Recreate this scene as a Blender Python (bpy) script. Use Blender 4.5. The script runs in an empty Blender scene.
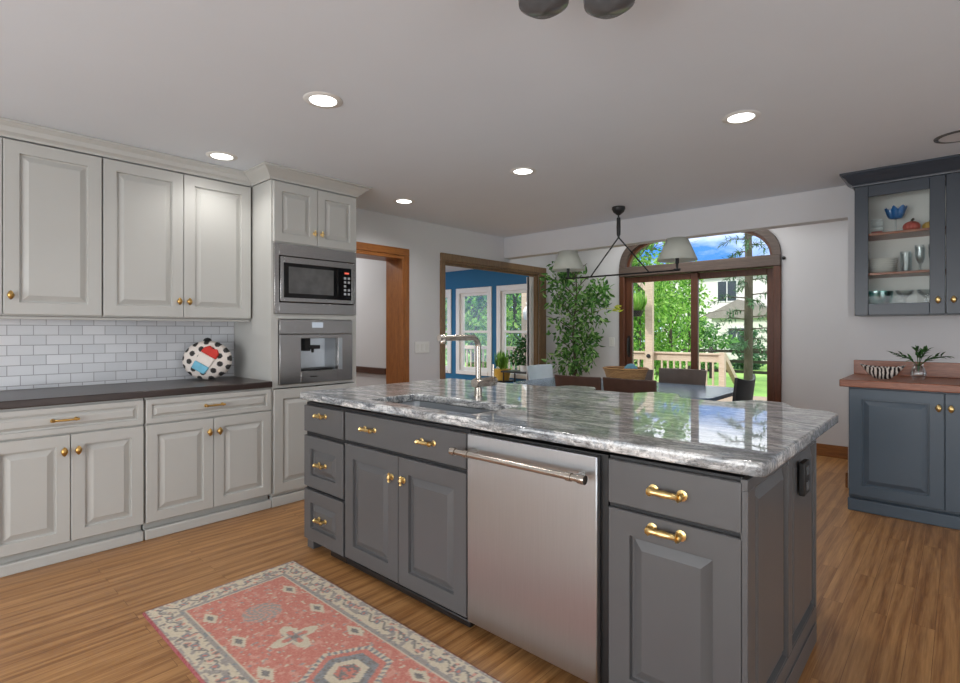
import bpy, bmesh, math, random
from mathutils import Vector, Matrix, noise
random.seed(7)
PI = math.pi
sc = bpy.context.scene
COL = sc.collection

# ------------------------------------------------------------------ camera, world, sun, area lights, exposure
cam = bpy.data.objects.new('camera', bpy.data.cameras.new('camera'))
COL.objects.link(cam); sc.camera = cam
cam.location = (0, 0, 1.30)
cam.rotation_euler = (PI / 2, 0, math.atan2(481, 528))
cam.data.sensor_width = 36; cam.data.lens = 36 * 528 / 960
cam.data.shift_y = -11 / 960
cam.data.clip_start = 0.05; cam.data.clip_end = 300

w = bpy.data.worlds.new('sky'); sc.world = w; w.use_nodes = True
nt = w.node_tree; nt.nodes.clear()
def wn(t, **k):
    n = nt.nodes.new(t)
    for a, b in k.items(): setattr(n, a, b)
    return n
tc = wn('ShaderNodeTexCoord'); sep = wn('ShaderNodeSeparateXYZ'); nt.links.new(tc.outputs['Generated'], sep.inputs[0])
nz = wn('ShaderNodeTexNoise'); nz.inputs['Scale'].default_value = 3.2; nz.inputs['Detail'].default_value = 7; nz.inputs['Roughness'].default_value = .58
mp = wn('ShaderNodeMapping'); mp.inputs['Scale'].default_value = (1, 1, 2.6); mp.inputs['Location'].default_value = (1.35, .6, .9)
nt.links.new(tc.outputs['Generated'], mp.inputs[0]); nt.links.new(mp.outputs[0], nz.inputs['Vector'])
cr = wn('ShaderNodeValToRGB'); cr.color_ramp.elements[0].position = .50; cr.color_ramp.elements[1].position = .70
cr.color_ramp.elements[0].color = (.055, .19, .50, 1); cr.color_ramp.elements[1].color = (.85, .88, .95, 1)
nt.links.new(nz.outputs[0], cr.inputs[0])
hr = wn('ShaderNodeMapRange'); hr.inputs[1].default_value = .03; hr.inputs[2].default_value = .12; nt.links.new(sep.outputs[2], hr.inputs[0])
mx = wn('ShaderNodeMixRGB'); mx.inputs[1].default_value = (.42, .52, .68, 1); nt.links.new(hr.outputs[0], mx.inputs[0]); nt.links.new(cr.outputs[0], mx.inputs[2])
h2 = wn('ShaderNodeMapRange'); h2.inputs[1].default_value = .150; h2.inputs[2].default_value = .180; nt.links.new(sep.outputs[2], h2.inputs[0])
mx2 = wn('ShaderNodeMixRGB'); mx2.inputs[2].default_value = (1.0, 1.03, 1.08, 1); nt.links.new(h2.outputs[0], mx2.inputs[0]); nt.links.new(mx.outputs[0], mx2.inputs[1]); mx = mx2
bg = wn('ShaderNodeBackground'); bg.inputs[1].default_value = 2.2
wo = wn('ShaderNodeOutputWorld'); nt.links.new(mx.outputs[0], bg.inputs[0]); nt.links.new(bg.outputs[0], wo.inputs[0])

def light(name, typ, loc, rot, energy, col=(1, 1, 1), **k):
    l = bpy.data.lights.new(name, typ); l.energy = energy; l.color = col
    for a, b in k.items(): setattr(l, a, b)
    o = bpy.data.objects.new(name, l); COL.objects.link(o); o.location = loc; o.rotation_euler = rot
    return o
light('sun', 'SUN', (0, -10, 20), (math.radians(52), 0, math.radians(-18)), 2.5, (1, .95, .86), angle=.02)
# unseen fill panels added inside the closed walls behind and beside the camera
light('fill_behind_camera', 'AREA', (-1.2, -2.9, 1.4), (math.radians(100), 0, 0), 185, (.95, .98, 1), shape='RECTANGLE', size=4.0, size_y=2.0)
light('fill_beside_camera', 'AREA', (3.1, 1.4, 1.4), (math.radians(100), 0, PI / 2), 62, (.94, .97, 1), shape='RECTANGLE', size=3.2, size_y=2.0)
# sky portals in the patio door and the sunroom windows
for n_, loc, rz, sx, sy in (('portal_patio', (-2.4, 6.66, 1.28), PI, 1.85, 2.5), ('portal_sunroom', (-6.7, 7.5, 1.3), PI, 2.9, 1.7), ('portal_sunroom_side', (-9.15, 5.6, 1.4), -PI / 2, 2.8, 1.8)):
    o = light(n_, 'AREA', loc, (PI / 2, 0, rz), 1, shape='RECTANGLE', size=sx, size_y=sy); o.data.cycles.is_portal = True
# nook ceiling light behind the header; hall and sunroom fills are added, unseen
for n_, loc, e_, sx, sy in (('nook_light', (-2.4, 5.75, 2.78), 19, 1.6, .5), ('hall_fill', (-5.6, 2.8, 2.48), 17, .4, .4), ('sunroom_fill', (-6.6, 4.9, 2.44), 45, 1.6, .8)):
    light(n_, 'AREA', loc, (0, 0, 0), e_, (1, .98, .95), shape='RECTANGLE', size=sx, size_y=sy)

sc.view_settings.view_transform = 'Standard'; sc.view_settings.look = 'None'
sc.view_settings.gamma = 1; sc.view_settings.use_curve_mapping = False
sc.view_settings.exposure = 0.0
sc.cycles.use_denoising = True
sc.cycles.max_bounces = 8; sc.cycles.transparent_max_bounces = 24
sc.cycles.sample_clamp_indirect = 6

# ------------------------------------------------------------------ materials
def S(r, g, b):
    f = lambda c: (c / 255 / 12.92) if c / 255 <= .04045 else ((c / 255 + .055) / 1.055) ** 2.4
    return (f(r), f(g), f(b), 1)
class NT:
    def __init__(s, name):
        s.m = bpy.data.materials.new(name); s.m.use_nodes = True; s.t = s.m.node_tree; s.t.nodes.clear()
        s.out = s.n('ShaderNodeOutputMaterial')
    def n(s, t, **k):
        x = s.t.nodes.new(t)
        for a, b in k.items():
            if a[0] == '_': x.inputs[a[1:].replace('_', ' ')].default_value = b
            else: setattr(x, a, b)
        return x
    def l(s, a, b): s.t.links.new(a, b)
    def ramp(s, fac, stops, interp='LINEAR'):
        r = s.n('ShaderNodeValToRGB'); e = r.color_ramp.elements; r.color_ramp.interpolation = interp
        while len(e) < len(stops): e.new(.5)
        for q, (p, c) in zip(e, stops): q.position = p; q.color = c
        s.l(fac, r.inputs[0]); return r.outputs[0]
    def mix(s, f, a, b, mode='MIX'):
        x = s.n('ShaderNodeMixRGB', blend_type=mode)
        for i, v in ((0, f), (1, a), (2, b)):
            if hasattr(v, 'is_linked'): s.l(v, x.inputs[i])
            else: x.inputs[i].default_value = v
        return x.outputs[0]
    def coords(s, scale=(1, 1, 1), kind='Object'):
        t = s.n('ShaderNodeTexCoord'); m = s.n('ShaderNodeMapping'); m.inputs['Scale'].default_value = scale
        s.l(t.outputs[kind], m.inputs[0]); return m.outputs[0]
    def noise(s, vec, scale, detail=4, rough=.55, dist=0):
        x = s.n('ShaderNodeTexNoise'); x.inputs['Scale'].default_value = scale; x.inputs['Detail'].default_value = detail
        x.inputs['Roughness'].default_value = rough; x.inputs['Distortion'].default_value = dist
        s.l(vec, x.inputs['Vector']); return x.outputs[0]
    def bsdf(s, col, rough=.5, metal=0, bump=None, bstr=.2, bdist=.002, **k):
        b = s.n('ShaderNodeBsdfPrincipled')
        if hasattr(col, 'is_linked'): s.l(col, b.inputs['Base Color'])
        else: b.inputs['Base Color'].default_value = col
        if hasattr(rough, 'is_linked'): s.l(rough, b.inputs['Roughness'])
        else: b.inputs['Roughness'].default_value = rough
        b.inputs['Metallic'].default_value = metal
        for a, v in k.items(): b.inputs[a.replace('_', ' ')].default_value = v
        if bump is not None:
            q = s.n('ShaderNodeBump'); q.inputs['Strength'].default_value = bstr; q.inputs['Distance'].default_value = bdist
            s.l(bump, q.inputs['Height']); s.l(q.outputs[0], b.inputs['Normal'])
        s.l(b.outputs[0], s.out.inputs[0]); return b
def paint(name, col, rough=.4, var=.04, scale=6, **k):
    t = NT(name); v = t.coords(); n = t.noise(v, scale, 3)
    a = tuple(c * (1 - var) for c in col[:3]) + (1,); b = tuple(min(1, c * (1 + var)) for c in col[:3]) + (1,)
    fine = t.noise(v, 220, 2)
    t.bsdf(t.ramp(n, [(.3, a), (.7, b)]), rough, bump=fine, bstr=.04, **k); return t.m
def metal(name, col, rough=.3, stretch=(1, 1, 60), m=1.0, amount=.08, aniso=0):
    t = NT(name); v = t.coords(stretch); n = t.noise(v, 8, 3)
    b = t.bsdf(t.ramp(n, [(.2, tuple(c * (1 - amount) for c in col[:3]) + (1,)), (.8, tuple(min(1, c * (1 + amount)) for c in col[:3]) + (1,))]), rough, m, Anisotropic=aniso)
    if aniso:
        tg = t.n('ShaderNodeTangent', direction_type='RADIAL', axis='Z'); t.l(tg.outputs[0], b.inputs['Tangent'])
    return t.m
def wood(name, light_c, dark_c, scale=(14, 1.2, 14), rough=.4, rings=3):
    t = NT(name); v = t.coords(scale); n = t.noise(v, 2.2, 6, .6, 1.2); f = t.noise(v, 14, 3)
    c = t.mix(.35, t.ramp(n, [(.25, dark_c), (.75, light_c)]), t.ramp(f, [(.35, dark_c), (.65, light_c)]))
    t.bsdf(c, rough, bump=f, bstr=.08); return t.m
def glass(name, tint=(1, 1, 1, 1), lo=.04, hi=.5, rough=0.0):
    t = NT(name); lw = t.n('ShaderNodeLayerWeight'); lw.inputs[0].default_value = .35
    mr = t.n('ShaderNodeMapRange'); mr.inputs[3].default_value = lo; mr.inputs[4].default_value = hi; t.l(lw.outputs['Fresnel'], mr.inputs[0])
    tr = t.n('ShaderNodeBsdfTransparent'); tr.inputs[0].default_value = tint
    gl = t.n('ShaderNodeBsdfGlossy'); gl.inputs['Roughness'].default_value = rough; gl.inputs[0].default_value = (.95, .97, 1, 1)
    ms = t.n('ShaderNodeMixShader'); t.l(mr.outputs[0], ms.inputs[0]); t.l(tr.outputs[0], ms.inputs[1]); t.l(gl.outputs[0], ms.inputs[2])
    t.l(ms.outputs[0], t.out.inputs[0]); return t.m
def emit(name, col, s):
    t = NT(name); e = t.n('ShaderNodeEmission'); e.inputs[0].default_value = col; e.inputs[1].default_value = s
    t.l(e.outputs[0], t.out.inputs[0]); return t.m
def leafmat(name, stops, trans=.35):
    t = NT(name); g = t.n('ShaderNodeNewGeometry'); c = t.ramp(g.outputs['Random Per Island'], stops)
    d = t.n('ShaderNodeBsdfPrincipled'); d.inputs['Roughness'].default_value = .5; t.l(c, d.inputs['Base Color'])
    q = t.n('ShaderNodeBsdfTranslucent'); t.l(c, q.inputs[0])
    ms = t.n('ShaderNodeMixShader'); ms.inputs[0].default_value = trans; t.l(d.outputs[0], ms.inputs[1]); t.l(q.outputs[0], ms.inputs[2])
    t.l(ms.outputs[0], t.out.inputs[0]); return t.m
def attrmat(name, rough=.9, bump=True, mottled=.12):
    t = NT(name); a = t.n('ShaderNodeAttribute', attribute_name='pattern'); v = t.coords(); n = t.noise(v, 90, 4)
    c = t.mix(mottled, a.outputs['Color'], t.ramp(n, [(.3, (.12, .12, .12, 1)), (.7, (.9, .9, .88, 1))]))
    f = t.noise(v, 400, 2)
    t.bsdf(c, rough, bump=f, bstr=.3 if bump else 0); return t.m

M = {}
M['wall'] = paint('wall_paint', S(208, 208, 210), .65, .012, 2)
M['ceiling'] = paint('ceiling_paint', S(220, 226, 233), .8, .012, 2)
M['white_cab'] = paint('pale_grey_cabinet_paint', S(186, 186, 182), .36, .015, 3)
M['dark_cab'] = paint('charcoal_cabinet_paint', S(88, 88, 89), .32, .03, 3)
M['hutch'] = paint('slate_blue_paint_shaded', S(54, 62, 72), .34, .03, 3)  # slate blue paint again, its dimmer lighting put into the colour
M['carcass_shaded'] = paint('gap_shadow_black', S(34, 34, 36), .5, .05, 3)  # island bodies: shadow in the gaps between fronts put into the colour
M['blue_cab'] = paint('slate_blue_cabinet_paint', S(80, 94, 107), .34, .03, 3)
M['black'] = paint('black_metal', S(22, 22, 23), .45, .1, 8)
M['toe'] = paint('black_toe_kick', S(24, 24, 26), .35, .1, 8)
M['white'] = paint('white_trim_paint', S(225, 225, 222), .4, .01, 4)
M['blue_wall'] = paint('teal_blue_wall_paint', S(6, 95, 138), .6, .02, 3)
M['steel'] = metal('brushed_steel', S(186, 190, 194), .38, (60, 60, 1), amount=.05, aniso=.7)
M['steel_dark'] = metal('brushed_steel_dark', S(186, 185, 184), .26, (1, 1, 60), amount=.10, aniso=.6)
M['nickel'] = metal('brushed_nickel', S(190, 182, 172), .25)
M['brass'] = metal('polished_brass', S(236, 206, 142), .30, amount=.06)
M['antique_brass'] = metal('antique_brass', S(196, 158, 94), .32, amount=.15)
M['black_glass'] = paint('black_glass', S(14, 14, 15), .06, .1, 5)
M['smoke_glass'] = paint('grey_window_glass', S(92, 92, 92), .10, .2, 9)
M['oak'] = wood('golden_oak', S(176, 112, 52), S(112, 62, 24), (22, 22, 1.4))
M['oak_h'] = wood('golden_oak_level', S(176, 112, 52), S(112, 62, 24), (22, 1.4, 22))
M['oak_x'] = wood('oak_baseboard', S(166, 110, 60), S(104, 62, 28), (1.4, 22, 22))
M['oak_dull'] = wood('weathered_oak', S(150, 120, 86), S(96, 72, 46), (22, 22, 1.4))
M['door_wood'] = wood('mahogany_door_wood', S(108, 64, 42), S(64, 36, 24), (20, 20, 1.2))
M['grey_wood'] = wood('grey_brown_door_wood', S(104, 90, 82), S(72, 60, 54), (1.2, 20, 20))
M['walnut'] = wood('reddish_wood_counter', S(172, 110, 80), S(104, 58, 40), (1.6, 18, 18), .32)
M['walnut_dark'] = wood('dark_walnut_counter', S(66, 54, 50), S(40, 32, 30), (18, 1.4, 18), .28)
M['rail_wood'] = wood('pale_deck_wood', S(214, 196, 174), S(168, 148, 124), (1.4, 14, 14), .8)
M['fence_wood'] = wood('dark_fence_wood', S(70, 66, 56), S(46, 44, 38), (1.4, 14, 14), .9)
M['bark'] = wood('bark', S(104, 92, 80), S(56, 48, 42), (16, 16, 2), .95)
M['glass'] = glass('window_glass', (.98, .99, 1, 1), .0, .16)
M['cab_glass'] = glass('cabinet_glass', (.97, .98, .97, 1), .0, .18)
M['clear'] = glass('clear_glassware', (.93, .95, .95, 1), .05, .45, .02)
M['teal_glass'] = glass('teal_glassware', (.42, .80, .76, 1), .10, .8, .03)
M['blue_glass'] = glass('blue_glassware', (.12, .38, .72, 1), .12, .8, .03)
M['leather'] = paint('brown_leather', S(72, 50, 42), .42, .15, 14)
M['leather_grey'] = paint('taupe_leather', S(98, 86, 80), .45, .1, 14)
M['leather_black'] = paint('black_leather', S(44, 46, 48), .35, .1, 14)
M['chair_pale'] = paint('pale_grey_chair', S(186, 198, 206), .38, .04, 10)  # plain pale blue grey, used on one end chair
M['table'] = paint('table_sky_reflection', S(104, 122, 142), .22, .08, 6)  # dark table; pale sky reflection put into the base colour
M['shade'] = NT('pleated_fabric_shade').m
t = NT('fabric_shade'); d = t.n('ShaderNodeBsdfDiffuse'); d.inputs[0].default_value = S(226, 230, 222); q = t.n('ShaderNodeBsdfTranslucent'); q.inputs[0].default_value = S(214, 218, 206)
ms = t.n('ShaderNodeMixShader'); ms.inputs[0].default_value = .35; t.l(d.outputs[0], ms.inputs[1]); t.l(q.outputs[0], ms.inputs[2]); t.l(ms.outputs[0], t.out.inputs[0]); M['shade'] = t.m
M['ceramic'] = paint('white_ceramic', S(226, 226, 222), .2, .02, 8)
M['coral'] = paint('coral_pumpkin_glaze', S(206, 104, 92), .4, .12, 14)
M['yellow'] = paint('yellow_pumpkin_glaze', S(226, 186, 96), .4, .1, 14)
M['pot_yellow'] = paint('yellow_pot', S(206, 168, 74), .5, .1, 8)
M['red_tin'] = paint('red_tin', S(150, 62, 56), .4, .1, 9)
M['cloth_blue'] = paint('blue_cloth', S(94, 148, 170), .8, .1, 12)
M['display'] = emit('lcd_display', S(205, 214, 226), .7)
M['digits'] = emit('red_digits', S(240, 110, 90), 1.0)
M['button'] = paint('pale_button', S(176, 178, 182), .5, .1, 12)
M['lamp'] = emit('lamp_lens', (1, .97, .92, 1), 7)
M['smoked'] = paint('smoked_glass_bowl', S(88, 88, 90), .12, .1, 4)
M['siding'] = paint('pale_siding', S(226, 222, 216), .8, .03, 1)
M['shingle'] = paint('grey_shingles', S(142, 134, 130), .9, .12, 3)
M['dark_pane'] = paint('dark_house_pane', S(64, 70, 78), .2, .1, 2)
M['deck'] = wood('deck_boards', S(170, 150, 130), S(128, 110, 92), (1.2, 9, 9), .8)
M['soil'] = paint('soil', S(60, 46, 36), .95, .2, 30)
M['leaf_ficus'] = leafmat('ficus_leaves', [(0, S(36, 78, 30)), (.4, S(66, 122, 46)), (.75, S(108, 160, 74)), (1, S(176, 204, 140))], .3)
M['leaf_bright'] = leafmat('bright_leaves', [(0, S(70, 122, 40)), (.5, S(122, 178, 66)), (1, S(186, 218, 122))], .45)
M['leaf_mid'] = leafmat('mid_green_leaves', [(0, S(44, 92, 40)), (.5, S(84, 142, 64)), (1, S(150, 190, 116))], .4)
M['leaf_pine'] = leafmat('pine_needles', [(0, S(38, 72, 48)), (.5, S(70, 112, 76)), (1, S(118, 152, 112))], .25)
M['leaf_yellow'] = leafmat('yellow_green_leaves', [(0, S(120, 150, 40)), (.5, S(180, 196, 60)), (1, S(226, 222, 96))], .4)
M['leaf_dark'] = leafmat('dark_leaves', [(0, S(26, 62, 28)), (.6, S(50, 98, 42)), (1, S(84, 134, 66))], .3)

# floor
t = NT('oak_floor_planks'); tcn = t.n('ShaderNodeTexCoord'); sp = t.n('ShaderNodeSeparateXYZ'); t.l(tcn.outputs['Object'], sp.inputs[0])
cb = t.n('ShaderNodeCombineXYZ'); t.l(sp.outputs[1], cb.inputs[0]); t.l(sp.outputs[0], cb.inputs[1])
br = t.n('ShaderNodeTexBrick', offset=.37, squash=1.0); t.l(cb.outputs[0], br.inputs['Vector'])
for a, v in (('Scale', 1), ('Mortar Size', .0009), ('Mortar Smooth', .1), ('Brick Width', 1.15), ('Row Height', .083), ('Bias', 0)): br.inputs[a].default_value = v
br.inputs['Color1'].default_value = (0, 0, 0, 1); br.inputs['Color2'].default_value = (1, 1, 1, 1); br.inputs['Mortar'].default_value = (.35, .35, .35, 1)
off = t.n('ShaderNodeVectorMath', operation='MULTIPLY_ADD'); off.inputs[1].default_value = (9, 5, 3)
t.l(br.outputs[0], off.inputs[0]); t.l(tcn.outputs['Object'], off.inputs[2])
mpg = t.n('ShaderNodeMapping'); mpg.inputs['Scale'].default_value = (13, 1.0, 1); t.l(off.outputs[0], mpg.inputs[0])
n1 = t.noise(mpg.outputs[0], 1.3, 5, .6, 1.6)
wv = t.n('ShaderNodeTexWave', wave_type='BANDS', bands_direction='X'); wv.inputs['Scale'].default_value = .32; wv.inputs['Distortion'].default_value = 11; wv.inputs['Detail'].default_value = 3; wv.inputs['Detail Scale'].default_value = .8
t.l(mpg.outputs[0], wv.inputs[0])
mp2 = t.n('ShaderNodeMapping'); mp2.inputs['Scale'].default_value = (150, 5, 1); t.l(off.outputs[0], mp2.inputs[0]); n2 = t.noise(mp2.outputs[0], 1, 3)
plank = t.ramp(br.outputs[0], [(0, S(128, 84, 46)), (.5, S(158, 110, 66)), (1, S(186, 138, 90))])
c = t.mix(.62, plank, t.ramp(n1, [(.28, S(92, 56, 26)), (.48, S(152, 104, 58)), (.72, S(204, 156, 100))]))
c = t.mix(.34, c, t.ramp(wv.outputs[0], [(.1, S(110, 68, 34)), (.6, S(196, 150, 98))]))
c = t.mix(.25, c, t.ramp(n2, [(.4, S(118, 76, 40)), (.6, S(190, 140, 88))]))
gap = t.n('ShaderNodeMath', operation='MULTIPLY'); gap.inputs[1].default_value = .7; t.l(br.outputs['Fac'], gap.inputs[0])
c = t.mix(gap.outputs[0], c, S(84, 50, 24))
t.bsdf(c, .34, bump=wv.outputs[0], bstr=.06, bdist=.001, Specular_IOR_Level=.5); M['floor'] = t.m

# subway tile on a YZ wall
t = NT('white_subway_tile'); tcn = t.n('ShaderNodeTexCoord'); sp = t.n('ShaderNodeSeparateXYZ'); t.l(tcn.outputs['Object'], sp.inputs[0])
cb = t.n('ShaderNodeCombineXYZ'); t.l(sp.outputs[1], cb.inputs[0]); t.l(sp.outputs[2], cb.inputs[1])
br = t.n('ShaderNodeTexBrick', offset=.5); t.l(cb.outputs[0], br.inputs['Vector'])
for a, v in (('Scale', 1), ('Mortar Size', .0022), ('Mortar Smooth', .2), ('Brick Width', .127), ('Row Height', .0635)): br.inputs[a].default_value = v
br.inputs['Color1'].default_value = S(216, 218, 222); br.inputs['Color2'].default_value = S(200, 203, 208); br.inputs['Mortar'].default_value = S(150, 152, 156)
inv = t.n('ShaderNodeMath', operation='SUBTRACT'); inv.inputs[0].default_value = 1; t.l(br.outputs['Fac'], inv.inputs[1])
t.bsdf(br.outputs[0], .18, bump=inv.outputs[0], bstr=.5, bdist=.003); M['tile'] = t.m

# granite
t = NT('grey_veined_granite'); v0 = t.coords((1, 1, 1)); warp = t.noise(v0, 2.6, 3, .5)
vm = t.n('ShaderNodeVectorMath', operation='MULTIPLY_ADD'); vm.inputs[1].default_value = (.30, .22, .2); t.l(warp, vm.inputs[0]); t.l(v0, vm.inputs[2])
mpn = t.n('ShaderNodeMapping'); mpn.inputs['Scale'].default_value = (1.5, 7.0, 7.0); mpn.inputs['Rotation'].default_value = (0, 0, math.radians(8)); t.l(vm.outputs[0], mpn.inputs[0])
vein = t.noise(mpn.outputs[0], 2.4, 7, .66, .6); vein2 = t.noise(mpn.outputs[0], 6.5, 5, .6, .4)
spk = t.noise(v0, 120, 3, .6); blot = t.noise(v0, 26, 4, .6)
W1 = (1, 1, 1, 1)
c = t.ramp(vein, [(.34, S(134, 144, 154)), (.46, S(200, 204, 206)), (.56, S(236, 235, 232)), (.70, S(172, 178, 184))])
mpb = t.n('ShaderNodeMapping'); mpb.inputs['Scale'].default_value = (1.1, 5.2, 5.2); mpb.inputs['Location'].default_value = (3, 1, 0); mpb.inputs['Rotation'].default_value = (0, 0, math.radians(-6)); t.l(vm.outputs[0], mpb.inputs[0])
vein3 = t.noise(mpb.outputs[0], 2.2, 8, .68, .8)
c = t.mix(.62, c, t.ramp(vein3, [(.42, W1), (.475, S(112, 114, 118)), (.50, S(52, 54, 58)), (.525, S(120, 122, 126)), (.58, W1)]), 'MULTIPLY')
c = t.mix(.46, c, t.ramp(vein2, [(.36, S(70, 72, 76)), (.44, W1), (.60, W1), (.66, S(120, 122, 126))]), 'MULTIPLY')
c = t.mix(.42, c, t.ramp(spk, [(.38, S(84, 80, 78)), (.48, W1)]), 'MULTIPLY')
c = t.mix(.4, c, t.ramp(blot, [(.34, S(60, 58, 58)), (.44, W1)]), 'MULTIPLY')
t.bsdf(c, .35, Specular_IOR_Level=.3, Coat_Weight=.85, Coat_IOR=1.6, Coat_Roughness=.012); M['granite'] = t.m

# wicker
t = NT('wicker_weave'); v = t.coords(); wv = t.n('ShaderNodeTexWave', bands_direction='Z'); wv.inputs['Scale'].default_value = 26; wv.inputs['Distortion'].default_value = 3; t.l(v, wv.inputs[0])
t.bsdf(t.ramp(wv.outputs[0], [(.2, S(104, 70, 40)), (.7, S(206, 160, 104))]), .7, bump=wv.outputs[0], bstr=.6, bdist=.004); M['wicker'] = t.m
# zebra stripes
t = NT('zebra_stripes'); v = t.coords(); wv = t.n('ShaderNodeTexWave', bands_direction='X'); wv.inputs['Scale'].default_value = 13; wv.inputs['Distortion'].default_value = 4.5; wv.inputs['Detail Scale'].default_value = 1.3; t.l(v, wv.inputs[0])
t.bsdf(t.ramp(wv.outputs[0], [(.49, S(24, 22, 22)), (.53, S(236, 232, 224))]), .3); M['zebra'] = t.m
# lawn
t = NT('lawn'); v = t.coords(); n = t.noise(v, .5, 5); f = t.noise(v, 14, 3)
t.bsdf(t.mix(.4, t.ramp(n, [(.3, S(96, 142, 62)), (.7, S(158, 200, 98))]), t.ramp(f, [(.3, S(84, 128, 54)), (.7, S(168, 206, 110))])), .95); M['lawn'] = t.m
M['pattern'] = attrmat('woven_pattern'); M['printed'] = attrmat('printed_fabric', .8, True, .05)

# ------------------------------------------------------------------ mesh helpers
class MB:
    def __init__(s): s.v = []; s.f = []; s.sm = []
    def add(s, vs, fs, smooth=False):
        b = len(s.v); s.v += [tuple(v) for v in vs]; s.f += [tuple(i + b for i in f) for f in fs]; s.sm += [smooth] * len(fs); return s
    def box(s, x0, x1, y0, y1, z0, z1):
        x0, x1 = sorted((x0, x1)); y0, y1 = sorted((y0, y1)); z0, z1 = sorted((z0, z1))
        vs = [(x, y, z) for z in (z0, z1) for y in (y0, y1) for x in (x0, x1)]
        return s.add(vs, [(0, 2, 3, 1), (4, 5, 7, 6), (0, 1, 5, 4), (2, 6, 7, 3), (0, 4, 6, 2), (1, 3, 7, 5)])
    def lathe(s, prof, c=(0, 0, 0), n=24, axis='z', cap=True, sx=1, sy=1):
        vs = []
        for r, h in prof:
            for i in range(n):
                a = 2 * PI * i / n; p = (r * math.cos(a) * sx, r * math.sin(a) * sy, h)
                if axis == 'y': p = (p[0], h, p[1])
                elif axis == 'x': p = (h, p[0], p[1])
                vs.append((p[0] + c[0], p[1] + c[1], p[2] + c[2]))
        fs = []
        for k in range(len(prof) - 1):
            for i in range(n):
                j = (i + 1) % n; fs.append((k * n + i, k * n + j, (k + 1) * n + j, (k + 1) * n + i))
        if cap: fs += [tuple(range(n - 1, -1, -1)), tuple((len(prof) - 1) * n + i for i in range(n))]
        return s.add(vs, fs, True)
    def tube(s, pts, r, n=10, rs=None):
        pts = [Vector(p) for p in pts]; vs = []; fs = []; up = None
        for k, p in enumerate(pts):
            d = (pts[min(k + 1, len(pts) - 1)] - pts[max(k - 1, 0)]).normalized()
            if up is None:
                up = Vector((0, 0, 1)) if abs(d.z) < .9 else Vector((1, 0, 0))
            a = d.cross(up).normalized(); b = a.cross(d).normalized(); up = b
            rr = rs[k] if rs else r
            for i in range(n):
                t_ = 2 * PI * i / n; vs.append(p + (a * math.cos(t_) + b * math.sin(t_)) * rr)
        m = len(pts)
        for k in range(m - 1):
            for i in range(n):
                j = (i + 1) % n; fs.append((k * n + i, k * n + j, (k + 1) * n + j, (k + 1) * n + i))
        fs += [tuple(range(n - 1, -1, -1)), tuple((m - 1) * n + i for i in range(n))]
        return s.add(vs, fs, True)
    def prism(s, poly, plane, a, b):
        """poly: 2D outline; plane 'xz' extruded along y a..b, 'yz' along x, 'xy' along z"""
        def p3(p, h): return {'xz': (p[0], h, p[1]), 'yz': (h, p[0], p[1]), 'xy': (p[0], p[1], h)}[plane]
        n = len(poly); vs = [p3(p, a) for p in poly] + [p3(p, b) for p in poly]
        fs = [tuple(range(n)), tuple(range(2 * n - 1, n - 1, -1))] + [(i, i + n, (i + 1) % n + n, (i + 1) % n) for i in range(n)]
        return s.add(vs, fs)
    def build(s, name, mat, parent=None, bevel=0, seg=2, sharp=40, fix=True):
        me = bpy.data.meshes.new(name); me.from_pydata(s.v, [], s.f)
        for p, q in zip(me.polygons, s.sm): p.use_smooth = True
        if fix:
            bm = bmesh.new(); bm.from_mesh(me); bmesh.ops.recalc_face_normals(bm, faces=bm.faces); bm.to_mesh(me); bm.free()
        me.set_sharp_from_angle(angle=math.radians(sharp))
        me.materials.append(mat); o = bpy.data.objects.new(name, me); COL.objects.link(o)
        if parent: o.parent = parent
        if bevel:
            b = o.modifiers.new('bevel', 'BEVEL'); b.width = bevel; b.segments = seg; b.limit_method = 'ANGLE'; b.angle_limit = math.radians(50); b.harden_normals = False
        return o
def box(name, mat, parent, x0, x1, y0, y1, z0, z1, bevel=.002): return MB().box(x0, x1, y0, y1, z0, z1).build(name, mat, parent, bevel)
def tag(o, label, cat, group=None, kind=None):
    o['label'] = label; o['category'] = cat
    if group: o['group'] = group
    if kind: o['kind'] = kind
    return o
def thing(name, label, cat, loc=(0, 0, 0), rz=0, group=None):
    o = bpy.data.objects.new(name, None); COL.objects.link(o); o.location = loc; o.rotation_euler = (0, 0, rz); o.empty_display_size = .1
    return tag(o, label, cat, group)
def struct(o): o['kind'] = 'structure'; return o
def sroot(name):
    o = bpy.data.objects.new(name, None); COL.objects.link(o); o['kind'] = 'structure'; return o
def copy_tree(o, parent=None, offset=None):
    c = o.copy(); COL.objects.link(c)
    if parent: c.parent = parent
    for ch in [x for x in COL.objects if x.parent == o]: copy_tree(ch, c)
    return c

# ------------------------------------------------------------------ the room shell
XL, YB, YN, ZC, XJ = -4.38, 5.27, 6.45, 2.50, -0.69      # left wall, back wall / header plane, nook wall, ceiling, jog
XR, YF = 3.2, -3.0
struct(MB().box(-9.0, XR + .2, YF - .2, 7.5, -.12, 0).build('floor', M['floor']))
struct(MB().box(XL - .2, XR + .2, YF - .2, YB + .10, ZC, ZC + .1).build('ceiling', M['ceiling']))
struct(MB().box(XL - .1, XJ + .3, YB + .101, YN + .2, 2.80, 2.9).build('ceiling_nook', M['ceiling']))
D1, D2 = (2.62, 3.60, 2.09), (4.20, 6.03, 2.10)           # the two openings of the left wall: y0, y1, top
poly = [(YF, 0), (D1[0], 0), (D1[0], D1[2]), (D1[1], D1[2]), (D1[1], 0), (D2[0], 0), (D2[0], D2[2]), (D2[1], D2[2]), (D2[1], 0), (YN, 0), (YN, 2.8), (YF, 2.8)]
struct(MB().prism(poly, 'yz', XL, XL - .14).build('wall_left', M['wall']))
HB = 2.235
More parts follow.
